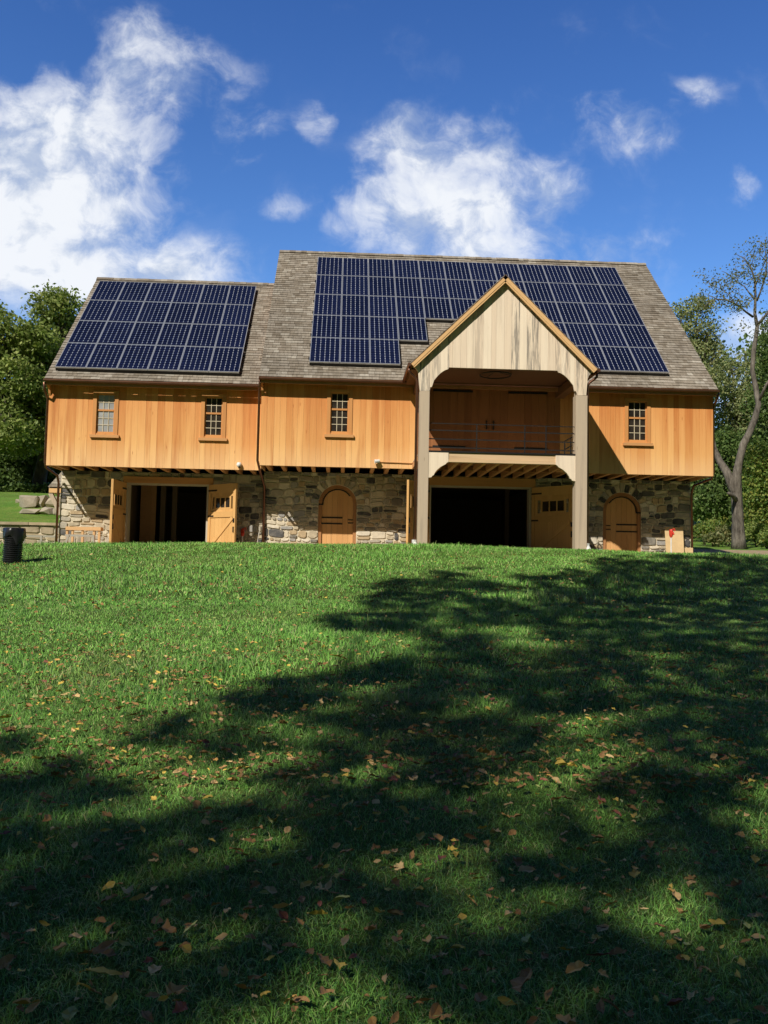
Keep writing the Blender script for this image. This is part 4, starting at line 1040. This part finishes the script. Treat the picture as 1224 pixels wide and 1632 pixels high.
# leaning plywood
def board(u0, u1, vt, Y, label, tilt, thick=.02):
    a, b = at(u0,880,Y), at(u1,880,Y); z0 = hgt(a.x,Y); zt = atZ((u0+u1)/2, vt, Y+.1); o_ = Vector(((a.x+b.x)/2, Y, z0))
    m = MB(); w = (b.x-a.x)/2; h = zt-z0
    m.box(-w,w,0,thick,-.03,h,0,lambda x,y,z: (x+.02*z/h*(x > 0),y+tilt*z,z))
    o = m.build('plywood_board', M['ply']); o.location = o_; tag(o, label, 'board', 'plywood leaning on the stone wall'); return o
board(1062.5,1091,840,YS-.42,'tall plywood board leaning on the stone wall behind the red hydrant',.16)
board(1091.5,1104.5,873,YS-.25,'short plywood offcut leaning at the right stone corner',.12)
# thin stakes leaning in the corner
for u0, u1, lab in ((409,415,'thin wooden stake leaning beside the brown downspout'),):
    a, b = gpt(u0,YSL-.45), at(u1,838,YSL-.08); m = MB(a); m.bar(a-Vector((0,0,.05)),b,.025); o = m.build('wooden_stake', M['greywood']); o.location = a; tag(o, lab, 'stake')
# timber bench, weathered trestles
bl, br = at(105,840,30.2), at(161,840,30.2); bz = hgt(bl.x,30.2); o = empty('timber_bench', ((bl.x+br.x)/2,30.2,bz)); tag(o, 'fresh yellow timber workbench in front of the left stone wall', 'workbench')
hw = (br.x-bl.x)/2; ht = bl.z-bz
m = MB(); m.box(-hw,hw,-.03,.30,ht-.10,ht+.02); m.build('tabletop', M['lumber'], o)
for x in (-hw+.04,-hw*.62,-hw*.05,hw*.6,hw-.06):
    m = MB(); m.box(x-.035,x+.035,0,.08,-.05,ht-.102); m.build('leg', M['lumber'], o)
m = MB(); m.box(-hw,hw,.085,.12,.2,.28); m.build('stretcher', M['lumber'], o)
def trestle(u0, u1, vt, Y, label):
    a, b = at(u0,vt,Y), at(u1,vt,Y); z0 = hgt(a.x,Y); o = empty('sawhorse', ((a.x+b.x)/2,Y,z0)); tag(o, label, 'sawhorse', 'grey trestles in front of the stone'); w = (b.x-a.x)/2; h = (a.z+b.z)/2-z0
    m = MB(); m.box(-w,w,-.04,.04,h-.07,h); m.build('top_rail', M['greywood'], o)
    n = max(2,int(w*2/.32))
    for i in range(n):
        x = -w+.06+(2*w-.12)*i/(n-1); m = MB(); m.bar((x-.09*(-1)**i,-.06,-.05),(x+.05,-.05,h-.02),.07,.04); m.build('leg', M['greywood'], o)
    m = MB(); m.bar((-w,-.02,h*.25),(w,-.02,h*.55),.06,.03); m.build('brace', M['greywood'], o)
trestle(104,150,852,29.6,'grey weathered sawhorse in front of the yellow timber bench')
trestle(36,92,853,31.5,'grey weathered sawhorse in front of the low retaining wall')
# retaining wall left of the barn
o = empty('retaining_wall', (-14,34.1,2.1)); tag(o, 'low tan stone retaining wall running left from the barn', 'wall')
BS = BARN; BARN = Vector((-14,34.1,2.1)); mb_old = mb
def mb(): return MB(BARN)
w = stone_wall(-30, -9.9, 1.8, 3.04, TF(34.1), (), (), o, 'ledge_course', M['ledge'], .12, .3, .5, 1.3)
m = mb(); x = -30
while x < -9.95:
    q = min(rnd.uniform(.7,1.5),-9.9-x); m.box(x,x+q-.015,34.0+rnd.uniform(-.04,.02),34.5,3.045,3.14+rnd.uniform(-.02,.02)); x += q
m.build('cap_stone', M['ledge'], o)
BARN = BS
# boulders
def boulder(u, v, Y, w, h, label):
    c = at(u,v,Y); c.z = hgt(c.x,Y); s_ = Y/F; bmm = bmesh.new()
    for _ in range(26):
        q = Vector((rnd.gauss(0,1),rnd.gauss(0,1),rnd.gauss(0,1))).normalized(); e = .55
        q = Vector([math.copysign(abs(k)**e,k) for k in q]); q = q*rnd.uniform(.8,1.08)
        bmm.verts.new((q.x*w*s_*.5+q.z*w*s_*.08, q.y*w*s_*.4, q.z*h*s_*.55+h*s_*.4))
    bmesh.ops.convex_hull(bmm, input=bmm.verts)
    me = bpy.data.meshes.new('boulder'); bmm.to_mesh(me); bmm.free(); me.materials.append(M['boulder'])
    o = link(bpy.data.objects.new('boulder', me)); o.location = c; tag(o, label, 'boulder', 'boulders piled on the left bank')
boulder(44,815,40.2,34,20,'large pointed grey boulder at the left of the pile')
boulder(64,812,40.4,24,20,'squarish tan boulder in the middle of the pile')
boulder(86,814,40.6,30,20,'wide tan boulder against the left barn corner')
boulder(66,805,42.0,12,8,'small pale boulder on top of the pile')
boulder(31,808,42.4,14,6,'small white boulder left of the pile')
boulder(52,824,38.7,36,8,'flat tan boulder along the foot of the pile')
boulder(76,826,38.6,24,12,'low grey boulder at the foot of the pile')
boulder(94,828,38.5,20,16,'rounded tan boulder beside the downspout')

# ================================================================ FALLEN LEAVES
def leaf_shape(kind):
    n = 7; vs = []; fs = []; cu = rnd.uniform(-.2,1.0); tw = rnd.uniform(-.35,.35)
    for i in range(n):
        t = i/(n-1); w = {0:.30*math.sin(math.pi*t**.85),1:.20*math.sin(math.pi*t),2:.36*math.sin(math.pi*t**.7)*(1+.22*math.sin(t*17))}[kind]
        w = max(w,.012); z = cu*.5*(t-.5)**2+.02; f = rnd.uniform(.1,.8)
        for q in (-1,0,1): vs.append((t-.5, q*w+.05*math.sin(t*4), z+abs(q)*w*f+q*tw*(t-.5)*.5))
    for i in range(n-1):
        for j in range(2): a = i*3+j; fs.append((a,a+1,a+4,a+3))
    return vs, fs
SH = [leaf_shape(k%3) for k in range(12)]
HERO = [(163,1580,.135,'yellow',1,.45,'large bright yellow leaf with a pointed tip in the lower left grass'),(922,1570,.10,'orange',0,.1,'rounded orange leaf catching the sun near the lower right'),(838,1592,.13,'brown',2,1.1,'large crumpled brown leaf in the dark lower right grass'),
 (281,1607,.09,'orange',2,.9,'crumpled yellow orange leaf right of the large yellow leaf'),(247,1572,.075,'tan',0,1.2,'small cream leaf right of the large yellow leaf'),(840,1409,.095,'tan',0,.2,'pale tan leaf with a sunlit face in the mid shade'),
 (955,1550,.10,'dark red',1,-.5,'purple red leaf left of a sunlit grass tuft'),(303,1505,.10,'pale green',1,1.1,'pale grey green leaf standing in the dark left grass'),(40,1630,.085,'orange',0,.2,'orange leaf at the bottom left edge'),(505,1481,.09,'yellow',0,.3,'yellow leaf in the small sun fleck, right of a paler one'),
 (450,1469,.085,'tan',0,.2,'pale leaf left of the yellow leaf in the small sun fleck'),(540,1458,.10,'pale green',1,-.1,'long pale green leaf above the small sun fleck'),(762,1420,.06,'yellow',0,.1,'small vivid yellow leaf in the centre right shade'),(875,1465,.09,'yellow',1,-.9,'olive yellow leaf lying upright in the shade'),
 (222,1455,.085,'tan',0,.6,'lone tan leaf in the darkest left shade'),(262,1508,.10,'brown',2,-.2,'curled brown leaf left of the grey green leaf'),(168,1536,.11,'brown',1,.8,'narrow dark brown leaf above the large yellow leaf'),(640,1308,.10,'yellow',1,-.6,'narrow yellow green leaf in the middle of the shade'),(770,1213,.12,'orange',2,.5,'large curled orange leaf at the edge of the right sunlit patch'),(738,1222,.11,'brown',2,.2,'large brown leaf touching the curled orange leaf'),(535,1054,.14,'yellow',0,.3,'pale yellow leaf on the sunlit upper lawn'),(900,1233,.13,'yellow',0,.0,'yellow leaf in the right sunlit patch'),(4,1157,.13,'yellow',0,.9,'yellow leaf at the left photo edge on the sunlit lawn')]
def ground_hit(u, v):
    d = ray(u,v); t = 1.
    for _ in range(400):
        p = d*t; z = hgt(p.x,p.y)+.03
        if EYE+p.z <= z: break
        t += max(.02,(EYE+p.z-z)*.6)
    return Vector((p.x,p.y,z))
spots = []
for i in range(7600):
    q = rnd.random()
    y = 2.7+rnd.random()**.9*7.5 if q < .45 else 5+rnd.random()**1.9*19
    x = .05*y+rnd.uniform(-1,1)*(.47*y+.6)
    if y > 12 and x > -1 and rnd.random() < .2: continue
    c = rnd.choices(list(LM), (.16,.53,.17,.05,.03,.06))[0]
    s_ = rnd.choice((.03,.036,.042,.05,.058,.07))*(.95 if y < 7 else .88 if y < 12 else 1.1)
    spots.append((x,y,c,s_))
spots.sort(key=lambda q: -q[3]/q[1])
PROTO = {}
def leaf_obj(x, y, z, c, s_, kind, rz, label):
    k = (c, kind*4+rnd.randrange(4))
    if k not in PROTO:
        me = bpy.data.meshes.new('fallen_leaf'); me.from_pydata(*[SH[(k[1]%4)*3+kind][0],[],SH[(k[1]%4)*3+kind][1]]); me.materials.append(LM[c]); PROTO[k] = me
    o = bpy.data.objects.new('fallen_leaf', PROTO[k]); link(o); o.location = (x,y,z+.026); o.scale = (s_,s_,s_); o.rotation_euler = (rnd.uniform(-.45,.45)-.15,rnd.uniform(-.4,.4),rz)
    tag(o, label, 'leaf', 'fallen leaves on the lawn')
for (u,v,s_,c,kind,rz,lab) in HERO:
    s_ *= .88
    p = ground_hit(u,v); leaf_obj(p.x,p.y,p.z+.02,c,s_,kind,rz,lab)
NI = 300-len(HERO)
for x,y,c,s_ in spots[:NI]:
    u, v = proj(x,y,hgt(x,y)); side = 'left' if u < 408 else 'right' if u > 816 else 'middle'
    lab = 'small %s fallen leaf in the %s grass at the %s of the photo' % (c, 'shaded foreground' if v > 1330 else 'mid lawn', side)
    leaf_obj(x,y,hgt(x,y)+rnd.uniform(-.005,.025),c,s_,rnd.choice((0,0,1,1,2)),rnd.uniform(0,6.28),lab)
names = list(LM); V = []; Fs = []; mi = []
for x,y,c,s_ in spots[NI:]:
    vs, fs = SH[rnd.randrange(12)]; z = hgt(x,y)+.045+rnd.uniform(-.01,.025); s_ *= 1.0 if y < 12 else 1.15
    Rm = Matrix.Translation((x,y,z)) @ Matrix.Rotation(rnd.uniform(0,6.28),4,'Z') @ Matrix.Rotation(rnd.uniform(-.6,.3),4,'X') @ Matrix.Rotation(rnd.uniform(-.4,.4),4,'Y') @ Matrix.Scale(s_,4)
    n = len(V); V += [tuple(Rm @ Vector(p)) for p in vs]; Fs += [tuple(i+n for i in f) for f in fs]; mi += [names.index(c)]*len(fs)
me = bpy.data.meshes.new('leaf_litter'); me.from_pydata(V,[],Fs)
for c in names: me.materials.append(LM[c])
me.polygons.foreach_set('material_index', mi); tag(link(bpy.data.objects.new('leaf_litter', me)), kind='stuff')

# ================================================================ SKY, SUN, CAMERA
EL = math.atan2(1.04, math.hypot(.66,1)); AZ = math.atan2(-.66,-1.)      # sun azimuth from +Y towards +X
w = bpy.data.worlds.new('World'); sc.world = w; w.cycles.sampling_method = 'MANUAL'; w.cycles.sample_map_resolution = 256; w.use_nodes = True; nt = w.node_tree; nt.nodes.clear()
class WT(NT):
    def __init__(s): s.t = nt
t = WT()
sky = t.n('ShaderNodeTexSky', sky_type='NISHITA', sun_disc=False, sun_elevation=EL, sun_rotation=AZ, altitude=100, air_density=1.0, dust_density=.4, ozone_density=2.2)
hs = t.n('ShaderNodeHueSaturation', i_Hue=.512, i_Saturation=1.24, i_Value=1.0, i_Color=sky.outputs[0])
skyc = t.mix(1., hs.outputs[0], (1.06,1.24,1.30), 'MULTIPLY')
gr = t.n('ShaderNodeMapRange', i_Value=t.n('ShaderNodeSeparateXYZ', i_Vector=t.n('ShaderNodeTexCoord').outputs['Generated']).outputs[2], i_1=.25, i_2=.62).outputs[0]
skyc = t.mix(gr, skyc, t.mix(1., skyc, (.66,.74,.86), 'MULTIPLY'))
gen = t.n('ShaderNodeSeparateXYZ', i_Vector=t.n('ShaderNodeTexCoord').outputs['Generated'])
zen = t.n('ShaderNodeMapRange', i_Value=gen.outputs[2], i_1=.60, i_2=.85, i_3=0., i_4=.6).outputs[0]
skyc = t.mix(zen, skyc, (.05,.09,.2))
rear = t.n('ShaderNodeMapRange', i_Value=t.n('ShaderNodeSeparateXYZ', i_Vector=t.n('ShaderNodeTexCoord').outputs['Generated']).outputs[1], i_1=.25, i_2=-.25, i_3=0., i_4=.9).outputs[0]
skyc = t.mix(rear, skyc, (.02,.02,.02))
d = t.n('ShaderNodeTexCoord').outputs['Generated']; sp = t.n('ShaderNodeSeparateXYZ', i_Vector=d)
yy = t.math('MAXIMUM', sp.outputs[1], .05); uu = t.math('DIVIDE', sp.outputs[0], yy); vv = t.math('DIVIDE', sp.outputs[2], yy)
uv = t.n('ShaderNodeCombineXYZ', i_X=uu, i_Y=vv).outputs[0]
warp = t.n('ShaderNodeTexNoise', i_Vector=uv, i_Scale=5.5, i_Detail=2).outputs['Color']
uvw = t.vadd(uv, t.vmul(t.vadd(warp, (-.5,-.5,-.5)), (.07,.07,0)))
warp2 = t.n('ShaderNodeTexNoise', i_Vector=uv, i_Scale=19., i_Detail=2).outputs['Color']
uvw = t.vadd(uvw, t.vmul(t.vadd(warp2, (-.5,-.5,-.5)), (.03,.03,0)))
sw = t.n('ShaderNodeSeparateXYZ', i_Vector=uvw)
# cloud banks: centre and size as sky directions (u, v, ru, rv, strength)
CL = [(30,310,180,150,1.5),(110,220,150,100,1.3),(250,110,90,85,.95),(20,170,70,70,.8),(200,430,170,60,1.0),(60,430,190,60,1.45),(380,205,80,60,.55),(400,250,50,34,.5),(500,180,34,48,.62),(330,120,80,60,.5),
      (662,245,75,70,1),(727,250,90,65,0.95),(790,235,45,70,0.9),(712,330,150,80,1.15),(662,375,110,50,0.9),(877,310,60,70,0.85),(822,385,220,52,0.9),(610,380,60,40,.7),(1005,185,75,60,.72),(1098,145,40,34,.62),(1045,220,50,30,.6),
      (1180,300,32,42,.6),(445,348,42,24,.52),(527,362,28,24,.48),(1190,545,60,40,1.0),(1185,590,80,70,1.2),(160,470,60,30,.6),(1150,130,20,14,.3)]
acc = None
for (a,b,ra,rb,st) in CL:
    r = ray(a,b); u0, v0 = r.x/r.y, r.z/r.y
    ln = t.n('ShaderNodeVectorMath', operation='LENGTH', i_0=t.n('ShaderNodeVectorMath', operation='MULTIPLY_ADD', i_0=uvw, i_1=(F/ra/1.75,F/rb/1.75,0), i_2=(-u0*F/ra/1.75,-v0*F/rb/1.75,0)).outputs[0]).outputs['Value']
    g = t.n('ShaderNodeMapRange', interpolation_type='SMOOTHSTEP', i_Value=ln, i_1=1.15, i_2=.1, i_3=0., i_4=st).outputs[0]
    acc = g if acc is None else t.math('SMOOTH_MAX', acc, g, .25)
n1 = t.n('ShaderNodeTexNoise', i_Vector=uvw, i_Scale=9.5, i_Detail=8, i_Roughness=.62).outputs['Fac']
n2 = t.n('ShaderNodeTexNoise', i_Vector=uvw, i_Scale=3.2, i_Detail=3, i_Roughness=.6).outputs['Fac']
n3 = t.n('ShaderNodeTexNoise', i_Vector=t.vadd(uvw,(.035,.05,0)), i_Scale=9.5, i_Detail=3, i_Roughness=.6).outputs['Fac']
dens = t.math('ADD', t.math('ADD', acc, t.math('MULTIPLY', t.math('SUBTRACT', n1, .51), 2.5)), t.math('MULTIPLY', t.math('SUBTRACT', n2, .5), .9))
fac = t.n('ShaderNodeMapRange', interpolation_type='SMOOTHSTEP', i_Value=dens, i_1=.2, i_2=1.32).outputs[0]
fac = t.math('MULTIPLY', fac, t.n('ShaderNodeMapRange', interpolation_type='SMOOTHSTEP', i_Value=acc, i_1=.05, i_2=.55).outputs[0])
veil = t.math('MULTIPLY', t.ramp(t.math('ADD', t.math('MULTIPLY', n2, .7), t.math('MULTIPLY', n1, .3)), [(.5,0.),(.72,.2)]), t.n('ShaderNodeMapRange', i_Value=vv, i_1=.62, i_2=.2).outputs[0])
fac = t.math('MAXIMUM', fac, veil)
lit = t.math('ADD', t.math('MULTIPLY', t.math('SUBTRACT', n1, n3), 2.3), t.math('ADD', t.math('MULTIPLY', n2, .35), t.math('MULTIPLY', dens, .22)))
shd = t.ramp(lit, [(.08,(4.3,4.9,6.0)),(.46,(7.2,7.4,7.7))])
skyc = t.mix(t.math('MULTIPLY', fac, .95), skyc, shd)
bg = t.n('ShaderNodeBackground', i_Strength=.13); nt.links.new(skyc, bg.inputs[0])
wo = t.n('ShaderNodeOutputWorld'); nt.links.new(bg.outputs[0], wo.inputs[0])
sd = bpy.data.lights.new('sun', 'SUN'); sd.energy = 5.0; sd.angle = math.radians(.53); sd.color = (1.,.95,.86)
so = bpy.data.objects.new('sun', sd); link(so); so.location = (-10,-20,30); so.rotation_euler = SUN.to_track_quat('-Z','Y').to_euler()
cd = bpy.data.cameras.new('camera'); cam = bpy.data.objects.new('camera', cd); link(cam)
cd.sensor_fit = 'VERTICAL'; cd.sensor_height = 36; cd.lens = 36*F/1632; cd.clip_end = 3000; cd.clip_start = .05
f = ray(612,816).normalized(); r = (ray(712,816)-ray(612,816)).normalized(); up = r.cross(f)
cam.matrix_world = Matrix(((r.x,up.x,-f.x,0),(r.y,up.y,-f.y,0),(r.z,up.z,-f.z,EYE),(0,0,0,1)))
sc.camera = cam
sc.render.engine = 'CYCLES'; sc.view_settings.view_transform = 'Standard'; sc.view_settings.look = 'None'; sc.view_settings.exposure = 0; sc.view_settings.gamma = 1
sc.cycles.max_bounces = 5; sc.cycles.diffuse_bounces = 2; sc.cycles.glossy_bounces = 2; sc.cycles.transmission_bounces = 2; sc.cycles.adaptive_threshold = .02; sc.cycles.use_denoising = True
